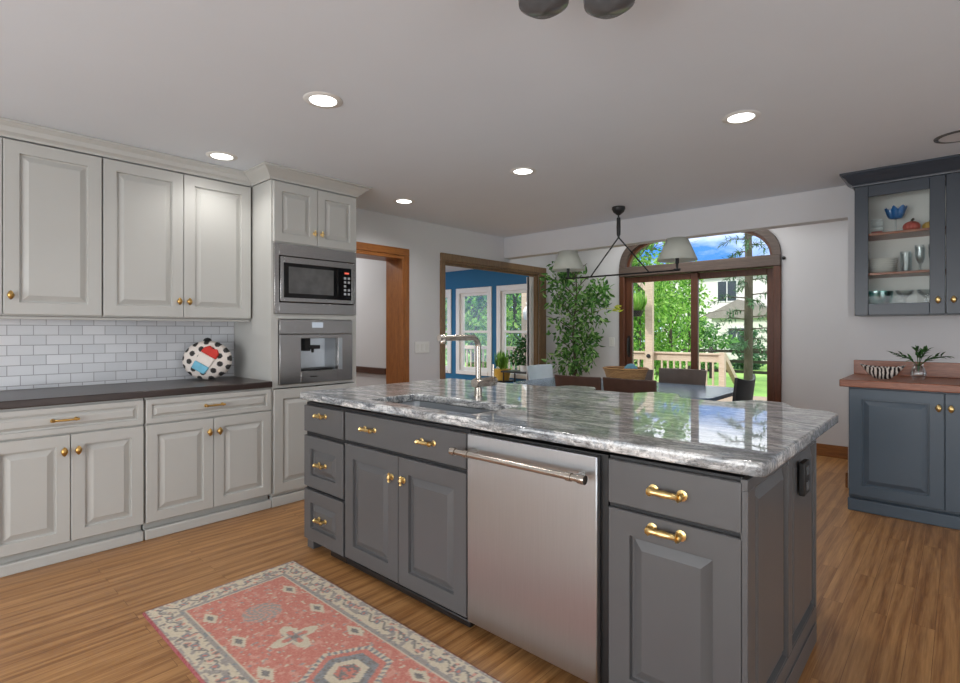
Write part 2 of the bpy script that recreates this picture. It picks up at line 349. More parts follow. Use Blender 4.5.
poly = [(XJ, 0), (XR, 0), (XR, 2.8), (XL + .001, 2.8), (XL + .001, HB), (XJ, HB)]
struct(MB().prism(poly, 'xz', YB, YB + .14).build('wall_back', M['wall']))
struct(MB().box(XJ, XJ + .14, YB + .141, YN, 0, 2.8).build('wall_nook_side', M['wall']))
WX0, WX1, WZ = -3.355, -1.442, 2.10
AC, AH = (WX0 + WX1) / 2, .50
def arch(inset=0, z0=0, n=40, flat=2.5):
    a, b = (WX1 - WX0) / 2 - inset, AH - inset; pts = []
    for i in range(n + 1):
        t_ = PI * i / n; cx, sx = math.cos(t_), math.sin(t_)
        pts.append((AC + a * math.copysign(abs(cx) ** (2 / flat), cx), WZ + b * abs(sx) ** (2 / flat)))
    return pts                                               # from the +x end round to the -x end
op = arch()
poly = [(XL, 0), (XL, 2.8), (XJ + .14, 2.8), (XJ + .14, 0), (WX1, 0)] + op + [(WX0, 0)]
struct(MB().prism(poly, 'xz', YN, YN + .16).build('wall_nook', M['wall']))
# walls beside and behind the camera, both closed, without openings
poly = [(YF, 0), (YF, 2.6), (YB, 2.6), (YB, 0)]
struct(MB().prism(poly, 'yz', XR, XR + .14).build('wall_right', M['wall']))
struct(MB().box(XL, XR, YF - .14, YF, 0, 2.6).build('wall_front', M['wall']))
struct(MB().box(WX1 + .002, XJ - .002, YN - .018, YN - .001, 0, .125).build('baseboard_nook', M['oak_x'], None, .004))
struct(MB().box(XJ - .018, XJ - .001, YB - .001, YN - .02, 0, .125).build('baseboard_jog', M['oak_x'], None, .004))
struct(MB().box(XL + .001, XL + .018, 3.70, 4.11, 0, .125).build('baseboard_left', M['oak_h'], None, .004))
struct(MB().box(XL + .001, XL + .006, .285, 1.828, .931, 1.384).build('wall_backsplash', M['tile']))

r = sroot('window_5'); f = MB()  # frame added around the unseen fill panel; the wall behind is closed
for x_ in (-3.3, -1.95, -.60, .80): f.box(x_, x_ + .10, YF + .001, YF + .05, .33, 2.45)
f.box(-3.2, .80, YF + .001, YF + .05, .33, .42); f.box(-3.2, .80, YF + .001, YF + .05, 2.37, 2.45); f.build('window_frame', M['white'], r, .004)  # added frame around the fill panel, no window in this wall
r = sroot('window_6'); f = MB()  # second added frame, for the side fill panel on a closed wall
for y_ in (-.30, 1.35, 3.0): f.box(XR - .05, XR - .001, y_, y_ + .10, .33, 2.45)
f.box(XR - .05, XR - .001, -.2, 3.0, .33, .42); f.box(XR - .05, XR - .001, -.2, 3.0, 2.37, 2.45); f.build('window_frame', M['white'], r, .004)  # added frame around the side fill panel, no window in this wall
# hall beyond the first doorway
struct(MB().box(-7.6, -4.66, 3.60, 3.72, 0, 2.5).build('wall_hall', M['wall']))
struct(MB().box(-7.7, -7.6, 2.0, 3.6, 0, 2.5).build('wall_hall_end', M['wall']))
struct(MB().box(-7.6, XL - .141, 1.9, 2.0, 0, 2.5).build('wall_hall_near', M['wall']))
struct(MB().box(-7.7, XL - .141, 1.9, 3.72, 2.5, 2.6).build('ceiling_hall', M['ceiling']))
struct(MB().box(-7.6, -4.66, 3.575, 3.599, .815, .885).build('trim_1', wood('dark_chair_rail', S(92, 58, 42), S(58, 36, 28), (1.4, 20, 20)), None, .006))
# casing of the first doorway: deep jambs and face boards
j = MB()
j.box(XL - .26, XL + .02, D1[1] - .03, D1[1] + .0, 0, D1[2]); j.box(XL - .26, XL + .02, D1[0], D1[0] + .03, 0, D1[2])
struct(j.build('trim_2', M['oak'], None, .003))
struct(MB().box(XL - .26, XL + .02, D1[0] + .03, D1[1] - .03, D1[2] - .035, D1[2]).build('trim_3', M['oak_h'], None, .003))
j = MB(); j.box(XL + .001, XL + .024, D1[1] + .001, D1[1] + .062, 0, D1[2] + .001); j.box(XL + .001, XL + .024, D1[0] - .04, D1[0] - .001, 0, D1[2])
struct(j.build('trim_4', M['oak'], None, .004))
struct(MB().box(XL + .001, XL + .026, D1[0] - .04, D1[1] + .062, D1[2] + .002, D1[2] + .078).build('trim_5', M['oak_h'], None, .004))
# casing of the wide opening to the sunroom
j = MB(); j.box(XL - .18, XL + .022, D2[0] - .07, D2[0], 0, D2[2]); j.box(XL + .001, XL + .024, D2[1], D2[1] + .15, 0, D2[2]); j.box(XL - .14, XL + .0, D2[1] - .035, D2[1], 0, D2[2])
struct(j.build('trim_6', M['oak_dull'], None, .004))
j = MB(); j.box(XL + .001, XL + .026, D2[0] - .07, D2[1] + .15, D2[2] + .002, D2[2] + .085); j.box(XL - .14, XL + .012, D2[0], D2[1], D2[2] - .02, D2[2] + .001)
j.box(XL - .05, XL - .03, D2[0], D2[1], D2[2] - .045, D2[2] - .02)
struct(j.build('trim_7', M['oak_dull'], None, .004))
struct(MB().box(XL - .13, XL - .06, D2[1] - .11, D2[1] - .036, 0, D2[2] - .05).build('trim_8', M['white'], None, .003))
struct(MB().box(XL - .10, XL - .085, D2[1] - .135, D2[1] - .112, 0, D2[2] - .05).build('trim_9', M['black'], None, .002))

# sunroom: blue wall with tall white windows
SY, SZ = 7.31, 2.46
wins = [(-8.25, -7.42), (-7.28, -6.36), (-6.24, -5.32)]
poly = [(-9.0, 0), (-9.0, 2.6), (XL - .141, 2.6), (XL - .141, 0)]
m = MB(); xs = [-9.0]
for a, b in wins:
    m.box(xs[-1], a, SY, SY + .14, 0, 2.6); m.box(a, b, SY, SY + .14, 0, .46); m.box(a, b, SY, SY + .14, 2.11, 2.6); xs.append(b)
m.box(xs[-1], XL - .141, SY, SY + .14, 0, 2.6)
struct(m.build('wall_sunroom', M['blue_wall']))
struct(MB().box(-9.1, XL - .141, 3.73, SY + .14, SZ, SZ + .1).build('ceiling_sunroom', M['white']))
struct(MB().box(XL - .24, XL - .141, YN + .17, SY, 0, SZ).build('wall_sunroom_side', M['white']))
m = MB(); m.box(-9.1, -9.0, 3.73, 4.2, 0, SZ); m.box(-9.1, -9.0, 7.0, SY + .14, 0, SZ); m.box(-9.1, -9.0, 4.2, 7.0, 0, .5); m.box(-9.1, -9.0, 4.2, 7.0, 2.3, SZ)
struct(m.build('wall_sunroom_far', M['blue_wall']))
for i, (a, b) in enumerate(wins):
    r = sroot('window_%d' % (i + 2))
    f = MB(); z0, z1 = .46, 2.11
    f.box(a, a + .09, SY - .02, SY + .12, z0, z1); f.box(b - .09, b, SY - .02, SY + .12, z0, z1); f.box(a + .09, b - .09, SY - .02, SY + .12, z1 - .10, z1); f.box(a + .09, b - .09, SY - .03, SY + .12, z0, z0 + .07)
    f.build('window_frame', M['white'], r, .004)
    s_ = MB(); a2, b2 = a + .092, b - .092
    s_.box(a2, a2 + .07, SY + .02, SY + .07, z0 + .07, z1 - .1); s_.box(b2 - .05, b2, SY + .02, SY + .07, z0 + .07, z1 - .1)
    s_.box(a2 + .07, b2 - .05, SY + .02, SY + .07, 1.255, 1.30); s_.box(a2 + .07, b2 - .05, SY + .02, SY + .07, z0 + .07, z0 + .14); s_.box(a2 + .07, b2 - .05, SY + .02, SY + .07, z1 - .15, z1 - .1)
    s_.build('sash', M['white'], r, .003)
    MB().box(a2 + .05, b2 - .03, SY + .04, SY + .046, z0 + .1, z1 - .12).build('pane', M['glass'], r)

# patio door with arched transom
dr = sroot('door_1'); fy0, fy1 = YN - .03, YN + .15
f = MB(); f.box(WX0 + .001, WX0 + .075, fy0, fy1, 0, WZ - .001); f.box(WX1 - .075, WX1 - .001, fy0, fy1, 0, WZ - .001)
f.build('door_frame', M['door_wood'], dr, .006)
MB().box(WX0 + .001, WX1 - .001, fy0 - .01, fy1, WZ - .095, WZ + .03).build('head_rail', M['grey_wood'], dr, .008)
MB().box(WX0 + .08, WX1 - .08, fy0, fy1, .0, .04).build('threshold', M['door_wood'], dr, .004)
xm = -2.40
for (a, b, yy) in ((WX0 + .078, xm + .055, YN + .02), (xm - .05, WX1 - .078, YN + .075)):
    p = MB(); z0, z1 = .045, WZ - .10
    st = .085
    p.box(a, a + st, yy, yy + .045, z0, z1); p.box(b - st, b, yy, yy + .045, z0, z1); p.box(a + st, b - st, yy, yy + .045, z0, z0 + .2); p.box(a + st, b - st, yy, yy + .045, z1 - .075, z1)
    po = p.build('sliding_panel', M['door_wood'], dr, .005)
    MB().box(a + st - .01, b - st + .01, yy + .02, yy + .026, z0 + .19, z1 - .07).build('pane', M['glass'], po)
hd = MB(); hx = WX0 + .12; hd.tube([(hx, YN + .018, .98), (hx, YN - .02, .99), (hx, YN - .025, 1.09), (hx, YN - .02, 1.19), (hx, YN + .018, 1.20)], .009, 8); hd.box(hx - .018, hx + .018, YN + .012, YN + .019, .95, 1.23)
hd.build('door_handle', M['black'], dr)
wr = sroot('window_1')
outer = arch(.002); inner = arch(.085)
def ring(o_, i_, y0, y1):
    n = len(o_); vs = [(p[0], y0, p[1]) for p in o_] + [(p[0], y0, p[1]) for p in i_] + [(p[0], y1, p[1]) for p in o_] + [(p[0], y1, p[1]) for p in i_]; fs = []
    for k in range(n - 1):
        fs += [(k, k + 1, n + k + 1, n + k), (2 * n + k, 3 * n + k, 3 * n + k + 1, 2 * n + k + 1), (k, 2 * n + k, 2 * n + k + 1, k + 1), (n + k, n + k + 1, 3 * n + k + 1, 3 * n + k)]
    return MB().add(vs, fs)
def clipz(pts, z): return [(p[0], max(p[1], z)) for p in pts]
ring(clipz(outer, WZ + .032), clipz(inner, WZ + .032), fy0, fy1).build('arch_frame', M['grey_wood'], wr, 0, sharp=60)
i2 = arch(.12)
ring(clipz(inner, WZ + .032), clipz(i2, WZ + .032), YN + .03, YN + .09).build('arch_sash', M['door_wood'], wr, 0, sharp=60)
gl = clipz(arch(.10), WZ + .03); MB().prism(gl, 'xz', YN + .06, YN + .066).build('pane', M['glass'], wr)

# ------------------------------------------------------------------ cabinet kit (local frame: x along the front, y into the cabinet, front plane y = 0)
def panel_door(name, mat, parent, x0, x1, z0, z1, fr=.062, t=.02, y=0, raised=True):
    """raised-panel front: outer edge, frame, groove and bevelled field in one mesh; front at local y - t"""
    W, H = x1 - x0, z1 - z0; fr = min(fr, W * .3, H * .3)
    prof = [(0, 0), (0, -t + .003), (.003, -t)]
    if raised:
        prof += [(fr, -t), (fr + .003, -t + .015), (fr + .011, -t + .015), (fr + .042 if min(W, H) > .25 else fr + .028, -t + .002)]
    vs = []; fs = []
    for o_, d in prof:
        vs += [(x0 + o_, y + d, z0 + o_), (x1 - o_, y + d, z0 + o_), (x1 - o_, y + d, z1 - o_), (x0 + o_, y + d, z1 - o_)]
    for k in range(len(prof) - 1):
        for i in range(4):
            q = (i + 1) % 4; fs.append((k * 4 + i, k * 4 + q, k * 4 + 4 + q, k * 4 + 4 + i))
    e = (len(prof) - 1) * 4; fs.append((e, e + 1, e + 2, e + 3)); fs.append((3, 2, 1, 0))
    m = MB().add(vs, fs); return m.build(name, mat, parent, sharp=12)
def knob(parent, x, z, y=-.02, mat='antique_brass', bow=False, s=1.0):
    m = MB(); m.lathe([(.011 * s, 0), (.013 * s, -.004), (.006 * s, -.007), (.006 * s, -.016)], (x, y, z), 14, 'y')
    if bow:                                                    # turned T shape
        m.lathe([(.002, -.024), (.008, -.020), (.006, -.010), (.009, -.003), (.010, 0), (.009, .003), (.006, .010), (.008, .020), (.002, .024)], (x, y - .022, z), 12, 'z')
        m.lathe([(.003, -.012), (.008, -.006), (.009, 0), (.008, .006), (.003, .012)], (x, y - .024, z), 10, 'x')
    else:
        m.lathe([(.002, -.026), (.010, -.018), (.0155, -.006), (.0165, 0), (.0155, .006), (.010, .018), (.002, .026)], (x, y - .024, z), 14, 'z', sy=.75)
    return m.build('knob', M[mat], parent, sharp=60)
def pull(parent, x, z, L=.13, y=-.02, mat='antique_brass', fat=1.0):
    m = MB(); h = L / 2
    for s in (-1, 1):
        m.lathe([(.010 * fat, 0), (.011 * fat, -.003), (.006 * fat, -.006), (.006 * fat, -.026)], (x + s * h * .78, y, z), 12, 'y')
    pr = [(.002, -h), (.008, -h + .006), (.005, -h + .013), (.010, -h * .78), (.006, -h * .62), (.0062, -h * .3), (.0075, 0), (.0062, h * .3), (.006, h * .62), (.010, h * .78), (.005, h - .013), (.008, h - .006), (.002, h)]
    m.lathe([(r * fat, q) for r, q in pr], (x, y - .030, z), 14, 'x')
    return m.build('handle', M[mat], parent, sharp=60)
def crown_mesh(path, prof):
    """path: (x,y) points; profile (out, z), outwards is to the right of travel"""
    P = [Vector((p[0], p[1])) for p in path]; rows = []
    for k, p in enumerate(P):
        ns = []
        for a, b in ((k - 1, k), (k, k + 1)):
            if a >= 0 and b < len(P):
                d = (P[b] - P[a]).normalized(); ns.append(Vector((d.y, -d.x)))
        if len(ns) == 2:
            nn = (ns[0] + ns[1]); nn = nn / nn.length; nn = nn / nn.dot(ns[0])
        else: nn = ns[0]
        rows.append([(p.x + nn.x * o_, p.y + nn.y * o_, z) for o_, z in prof])
    m = MB(); n = len(prof); vs = [v for r in rows for v in r]; fs = []
    for k in range(len(rows) - 1):
        for i in range(n):
            q = (i + 1) % n; fs.append((k * n + i, k * n + q, (k + 1) * n + q, (k + 1) * n + i))
    fs += [tuple(range(n)), tuple((len(rows) - 1) * n + i for i in range(n - 1, -1, -1))]
    return m.add(vs, fs)
def crown_prof(z0, z1, out):
    h = z1 - z0
    return [(-.0, z0), (.012, z0), (.014, z0 + .12 * h), (.02, z0 + .2 * h), (.035, z0 + .32 * h), (out * .62, z0 + .62 * h), (out * .86, z0 + .76 * h), (out * .9, z0 + .82 * h), (out, z0 + .86 * h), (out, z1), (-.0, z1)]

# ------------------------------------------------------------------ pale cabinets on the tiled wall (front faces +x)
R90 = PI / 2
FX = -3.74
def base_unit(y0, y1, label):
    W = y1 - y0; D = FX - XL - .004
    t = thing('base_cabinet', label, 'cabinet', (FX, y0, 0), R90, 'pale base cabinets')
    box('body', M['white_cab'], t, .001, W - .001, .001, D, .10, .884)
    m = MB(); m.box(.001, W - .001, .035, D, .0, .099); m.box(.001, W - .001, -.012, .034, .0, .062)
    m.build('toe_kick', M['white_cab'], t, .006)
    d = panel_door('drawer', M['white_cab'], t, .004, W - .004, .722, .872, .030)
    pull(d, W / 2 if W > .75 else W * .46, .80, .135)
    h = W / 2
    for a, b, k in ((.004, h - .002, h - .032), (h + .002, W - .004, h + .032)):
        q = panel_door('door', M['white_cab'], t, a, b, .108, .712); knob(q, k, .622)
    return t
base_unit(.285, 1.013, 'pale grey base cabinet with a drawer, farther along the run from the oven tower')
base_unit(1.018, 1.827, 'pale grey base cabinet next to the oven tower, below the dotted cushion')
t = tag(MB().box(XL + .002, -3.705, .27, 1.826, .886, .929).build('worktop', M['walnut_dark'], None, .006), 'dark wood worktop running along the pale cabinets under the white tiles', 'worktop')

UX = -4.05
def upper_unit(y0, y1, split, label, knobs):
    W = y1 - y0; D = UX - XL - .003
    t = thing('wall_cabinet', label, 'cabinet', (UX, y0, 1.385), R90, 'pale wall cabinets')
    box('body', M['white_cab'], t, .001, W - .001, .001, D, 0.001, 1.02)
    s = split - y0
    for a, b, k in ((.003, s - .002, knobs[0]), (s + .002, W - .003, knobs[1])):
        q = panel_door('door', M['white_cab'], t, a, b, .008, 1.012, .07)
        if k is not None: knob(q, k - y0, .118)
    return t
upper_unit(-.083, .864, .392, 'pale grey wall cabinet with two tall doors, farther from the oven tower', (None, .424))
upper_unit(.867, 1.816, 1.339, 'pale grey wall cabinet with two tall doors and paired knobs, beside the oven tower', (1.307, 1.371))
tag(MB().box(UX - .01, UX - .03, -.083, 1.816, 1.366, 1.383).build('light_rail', M['white_cab'], None, .003), 'thin pale light rail strip along the underside of the wall cabinets', 'rail')
tag(crown_mesh([(UX, -.083), (UX, 1.829)], crown_prof(2.408, 2.498, .07)).build('crown_moulding', M['white_cab'], None, sharp=35), 'long pale crown moulding above the wall cabinets', 'moulding')

# oven tower
TY0, TY1 = 1.831, 2.567; W = TY1 - TY0; D = FX - XL - .004
t = thing('oven_tower', 'tall pale grey cabinet tower holding the microwave and the coffee machine', 'cabinet', (FX, TY0, 0), R90)
m = MB()
m.box(0, .018, 0, D, .08, 2.41); m.box(W - .018, W, 0, D, .08, 2.41); m.box(.018, W - .018, D - .02, D, .08, 2.41)
for z0, z1 in ((.08, .10), (.872, .893), (1.388, 1.424), (1.948, 1.962), (2.39, 2.41)): m.box(.018, W - .018, 0, D - .02, z0, z1)
m.box(.018, .052, 0, .03, .893, 1.388); m.box(W - .048, W - .018, 0, .03, .893, 1.388)
m.build('body', M['white_cab'], t, .001)
h = W / 2
for a, b, k in ((.012, h - .002, h - .032), (h + .002, W - .010, h + .032)):
    q = panel_door('door', M['white_cab'], t, a, b, 1.958, 2.398, .062); knob(q, k, 2.052, mat='brass', bow=True)
q = panel_door('door', M['white_cab'], t, .012, W - .010, .10, .864, .07)
mm = MB(); mm.box(.0, W, -.012, .03, 0, .075); mm.build('base_moulding', M['white_cab'], t, .006)
P_ = crown_mesh([(0, .30), (0, 0), (W, 0), (W, D)], [(o_, z) for o_, z in crown_prof(2.412, 2.498, .095)])
P_.build('crown', M['white_cab'], t, sharp=35)

# microwave
t = thing('microwave', 'built-in stainless microwave with black glass door in the oven tower', 'microwave', (FX, TY0, 1.426), R90)
w0, w1, hh = .016, W - .014, .52
f = MB(); ix0, ix1, iz0, iz1 = .050, W - .032, .083, .432
f.box(w0, ix0, -.022, 0, 0, hh); f.box(ix1, w1, -.022, 0, 0, hh); f.box(ix0, ix1, -.022, 0, 0, iz0); f.box(ix0, ix1, -.022, 0, iz1, hh)
f.build('trim_kit', M['steel_dark'], t, .002)
box('cavity', M['black'], t, .022, W - .022, .0, .4, .002, hh - .004, 0)
f = MB(); g0, g1, q0, q1 = ix0 + .008, ix1 - .008, iz0 + .008, iz1 - .008
f.box(g0, g0 + .026, -.03, -.001, q0, q1); f.box(g1 - .026, g1, -.03, -.001, q0, q1); f.box(g0 + .026, g1 - .026, -.03, -.001, q0, q0 + .03); f.box(g0 + .026, g1 - .026, -.03, -.001, q1 - .045, q1)
f.build('bezel', M['steel_dark'], t, .002)
dr_ = box('door', M['black_glass'], t, g0 + .027, W - .195, -.031, -.002, q0 + .031, q1 - .046, .001)
box('window_pane', M['smoke_glass'], dr_, g0 + .062, W - .235, -.033, -.0315, q0 + .062, q1 - .072, 0)
cp = box('control_panel', M['black_glass'], t, W - .193, g1 - .027, -.031, -.002, q0 + .031, q1 - .046, .001)
box('display', M['digits'], cp, W - .132, W - .092, -.0325, -.0312, q1 - .092, q1 - .078, 0)
for r_ in range(5):
    for c_ in range(2):
        if (r_, c_) != (2, 1): box('button', M['button'], cp, W - .138 + c_ * .036, W - .118 + c_ * .036, -.0325, -.0312, q1 - .135 - r_ * .032, q1 - .117 - r_ * .032, 0)

# coffee machine
t = thing('coffee_machine', 'built-in stainless coffee machine with a dispensing niche below the microwave', 'coffee machine', (FX, TY0, .895), R90)
a0, a1, H_ = .056, W - .052, .487
box('control_panel', M['steel_dark'], t, a0, a1, -.022, .02, H_ - .108, H_, .002)
box('display', M['display'], t, .318, .412, -.0235, -.0222, H_ - .060, H_ - .018, 0)
f = MB(); n0, n1, nz0, nz1 = .225, .548, .092, .345; ft = H_ - .113
f.box(a0, n0, -.022, .02, 0, ft); f.box(n1, a1, -.022, .02, 0, ft); f.box(n0, n1, -.022, .02, 0, nz0); f.box(n0, n1, -.022, .02, nz1, ft)
f.build('front', M['steel_dark'], t, .002)
f = MB(); f.box(n0 - .004, n0, .021, .18, nz0, nz1); f.box(n1, n1 + .004, .021, .18, nz0, nz1); f.box(n0, n1, .176, .18, nz0, nz1); f.box(n0, n1, .021, .18, nz0 - .004, nz0); f.box(n0, n1, .021, .18, nz1, nz1 + .004)
f.build('niche', M['steel'], t)
f = MB(); f.box(n0 + .10, n0 + .19, .02, .12, nz1 - .085, nz1 - .055); f.box(n0 + .06, n0 + .11, .03, .12, nz1 - .10, nz1); f.lathe([(.012, 0), (.010, -.03)], (n0 + .145, .06, nz1 - .085), 12); f.build('spout', M['black'], t, .004)
box('drip_tray', M['black'], t, n0 + .02, n1 - .02, .022, .16, nz0 + .001, nz0 + .012, .002)
box('side_strip', M['steel'], t, n1 + .006, n1 + .04, -.0235, -.0222, nz0, nz1, 0)
box('nameplate', M['black'], t, .30, .36, -.0232, -.0222, .045, .052, 0)

# dotted cushion against the tiles
def cushion():
    n, k = 168, 84; vs = []; fs = []; cols = []
    a, b, c = .170, .146, .085
    for i in range(k + 1):
        ph = -PI / 2 + PI * i / k
        for q in range(n):
            th = 2 * PI * q / n
            # flat axis = local y, disc in xz
            x = a * math.cos(ph) * math.cos(th); y = c * math.copysign(abs(math.sin(ph)) ** .8, math.sin(ph)); z = b * math.cos(ph) * math.sin(th)
            vs.append((x, y, z))
    for i in range(k):
        for q in range(n): fs.append((i * n + q, i * n + (q + 1) % n, (i + 1) * n + (q + 1) % n, (i + 1) * n + q))
    dots = []
    for ring_, cnt, off in ((.168, 13, .1), (.108, 9, .4), (.045, 3, .2)):
        for q in range(cnt):
            th = 2 * PI * q / cnt + off; dots.append((ring_ * math.cos(th), ring_ * .82 * math.sin(th)))
    for x, y, z in vs:
        c_ = S(232, 222, 214)
        for dx, dz in dots:
            if (x - dx) ** 2 + (z - dz) ** 2 < .0200 ** 2: c_ = S(28, 24, 24)
        cols.append(c_)
    return vs, fs, cols
def colour_mesh(name, vs, fs, cols, mat, parent=None):
    me = bpy.data.meshes.new(name); me.from_pydata(vs, [], fs); at = me.color_attributes.new('pattern', 'FLOAT_COLOR', 'POINT')
    for i, c_ in enumerate(cols): at.data[i].color = c_
    for p in me.polygons: p.use_smooth = True
    me.materials.append(mat); o = bpy.data.objects.new(name, me); COL.objects.link(o)
    if parent: o.parent = parent
    return o
t = thing('cushion', 'round white cushion with black dots and an ice pop patch, on the dark worktop', 'cushion', (-4.20, 1.56, .929 + .1475), R90 - .62)
vs, fs, cols = cushion(); body = colour_mesh('cushion_cover', vs, fs, cols, M['printed'], t)
def patch(name, poly, mat, y0=-.092, y1=-.062, rot=-.55, c=(.012, 0, .012)):
    pp = []
    for x, z in poly: pp.append((c[0] + x * math.cos(rot) - z * math.sin(rot), c[2] + x * math.sin(rot) + z * math.cos(rot)))
    return MB().prism(pp, 'xz', y0, y1).build(name, mat, t, .008, 3)
patch('ice_pop_base', [(-.055, -.105), (.045, -.105), (.052, -.045), (-.060, -.045)], paint('pop_blue', S(120, 190, 216), .8, .1, 20))
patch('ice_pop_middle', [(-.060, -.044), (.052, -.044), (.055, .030), (-.058, .030)], paint('pop_white', S(236, 226, 218), .8, .04, 20), -.094)
patch('ice_pop_tip', [(-.062, .031), (.060, .031), (.055, .075), (.028, .100), (.0, .088), (-.03, .100), (-.055, .070)], paint('pop_red', S(204, 58, 50), .8, .08, 20))
mm = MB(); mm.lathe([(.002, -.02), (.022, -.012), (.03, 0), (.022, .012), (.002, .02)], (.0, 0, .150), 16); mm.build('pompom', M['black'], t)

# ------------------------------------------------------------------ the island
IY = 1.65                                                   # cabinet face plane; fronts stand 20 mm proud
IB = 2.60
def unit(name, label, x0, x1, group=None):
    t = thing(name, label, 'cabinet', (x0, IY, 0), 0, group); return t
x0, x1 = -2.915, -2.492; W = x1 - x0; D = IB - IY
t = unit('drawer_cabinet', 'charcoal island unit with three stacked drawers at the end near the oven tower', x0, x1)
box('body', M['carcass_shaded'], t, 0, W - .001, .001, D, .058, .872)
for (z0, z1, rs) in ((.702, .856, False), (.376, .676, True), (.062, .358, True)):
    d = panel_door('drawer', M['dark_cab'], t, .004, W - .008, z0, z1, .072, raised=rs); pull(d, W * .49, (z0 + z1) / 2 + (.03 if not rs else 0), .085, mat='brass', fat=1.25)
for yy in (.002, D - .07): box('foot', M['dark_cab'], t, .004, .07, yy, yy + .066, 0, .057)
m = MB(); m.box(.26, W, .06, .10, 0, .0575); m.box(.26, W, .0, .06, .018, .05); m.build('toe_kick', M['toe'], t, .004)
x0, x1 = -2.489, -1.560; W = x1 - x0
t = unit('sink_cabinet', 'charcoal island unit with two doors and a false drawer front below the sink', x0, x1)
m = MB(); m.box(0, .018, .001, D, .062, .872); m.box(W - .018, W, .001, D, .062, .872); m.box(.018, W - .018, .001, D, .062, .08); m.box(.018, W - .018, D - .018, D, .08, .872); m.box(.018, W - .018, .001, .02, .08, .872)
m.build('body', M['carcass_shaded'], t, .001)
d = panel_door('drawer_front', M['dark_cab'], t, .008, W - .006, .706, .858, raised=False); pull(d, .237, .790, .105, mat='brass', fat=1.25); pull(d, .681, .788, .105, mat='brass', fat=1.25)
for a, b, k in ((.008, W / 2 - .002, W / 2 - .045), (W / 2 + .002, W - .006, W / 2 + .045)):
    q = panel_door('door', M['dark_cab'], t, a, b, .068, .686, .075); knob(q, k, .58, mat='brass', bow=True, s=1.2)
m = MB(); m.box(0, W, .06, .10, 0, .058); m.box(0, W, .0, .06, .018, .05); m.build('toe_kick', M['toe'], t, .006)
# dishwasher
x0, x1 = -1.556, -.902; W = x1 - x0
t = thing('dishwasher', 'stainless steel dishwasher with a thick bar handle in the charcoal island', 'dishwasher', (x0, IY, 0))
box('tub', M['black'], t, .001, W - .001, .002, .56, .05, .868, 0)
box('door', M['steel'], t, .003, W - .030, -.026, .001, .064, .862, .004)
hb = MB(); hz = .792
hb.tube([(-.02, -.085, hz), (W - .055, -.085, hz)], .0125, 16)
for xx in (-.022, W - .055): hb.lathe([(.0165, -.012), (.0175, 0), (.0165, .014)], (xx, -.085, hz), 16, 'x')
for xx in (.055, W - .105): hb.lathe([(.016, -.010), (.016, .010)], (xx, -.085, hz), 16, 'x')
for xx in (.055, W - .085): hb.tube([(xx, -.085, hz), (xx, -.026, hz)], .010, 12)
hb.build('handle', M['nickel'], t, sharp=50)
box('toe_kick', M['toe'], t, .001, W - .001, .06, .10, 0, .049, 0)
# bin unit with the end panel
x0, x1 = -.898, -.450; W = x1 - x0
t = unit('bin_cabinet', 'charcoal island unit with a drawer above one door at the end facing the blue cabinets', x0, x1)
box('body', M['carcass_shaded'], t, 0.001, W - .024, .001, D, .058, .872)
box('corner_post', M['dark_cab'], t, W - .0235, W - .0205, -.0, .01, .058, .872, 0)
d = panel_door('drawer', M['dark_cab'], t, .006, W - .013, .714, .862, raised=False); pull(d, .214, .789, .118, mat='brass', fat=1.6)
q = panel_door('door', M['dark_cab'], t, .006, W - .013, .064, .698, .078); pull(q, .21, .664, .118, mat='brass', fat=1.6)
# end: two raised panels facing +x, built as fronts turned sideways
e = bpy.data.objects.new('end_panel', None); COL.objects.link(e); e.parent = t; e.location = (W - .02, -.02, 0); e.rotation_euler = (0, 0, R90)
L_ = D + .02
m = MB(); y1s = [0, .075, .480, .545, .945, L_]
m.box(0, L_, -.02, 0, .058, .145); m.box(0, L_, -.02, 0, .838, .872)
for a, b in ((0, .072), (.478, .536), (.945, L_)): m.box(a, b, -.02, 0, .145, .838)
m.build('end_frame', M['dark_cab'], e, .002)
for a, b in ((.074, .476), (.538, .943)):
    panel_door('raised_panel', M['dark_cab'], e, a, b, .147, .836, .006, t=.018)
m = MB(); m.box(.0, L_ - .02, -.024, -.0205, .0, .085); m.build('base_moulding', M['dark_cab'], e, .003)
m = MB(); m.box(L_ - .075, L_ - .002, -.02, .05, 0, .057); m.build('foot', M['dark_cab'], e, .004)
t2 = thing('power_outlet', 'dark outlet box on the end panel of the charcoal island', 'outlet', (-.450, 2.30, .745), R90)
box('box', M['black'], t2, -.045, .045, -.022, -.002, -.062, .062, .004)
for z_ in (.012, -.045): box('socket', M['smoke_glass'], t2, -.020, .020, -.025, -.0222, z_, z_ + .033, .003)

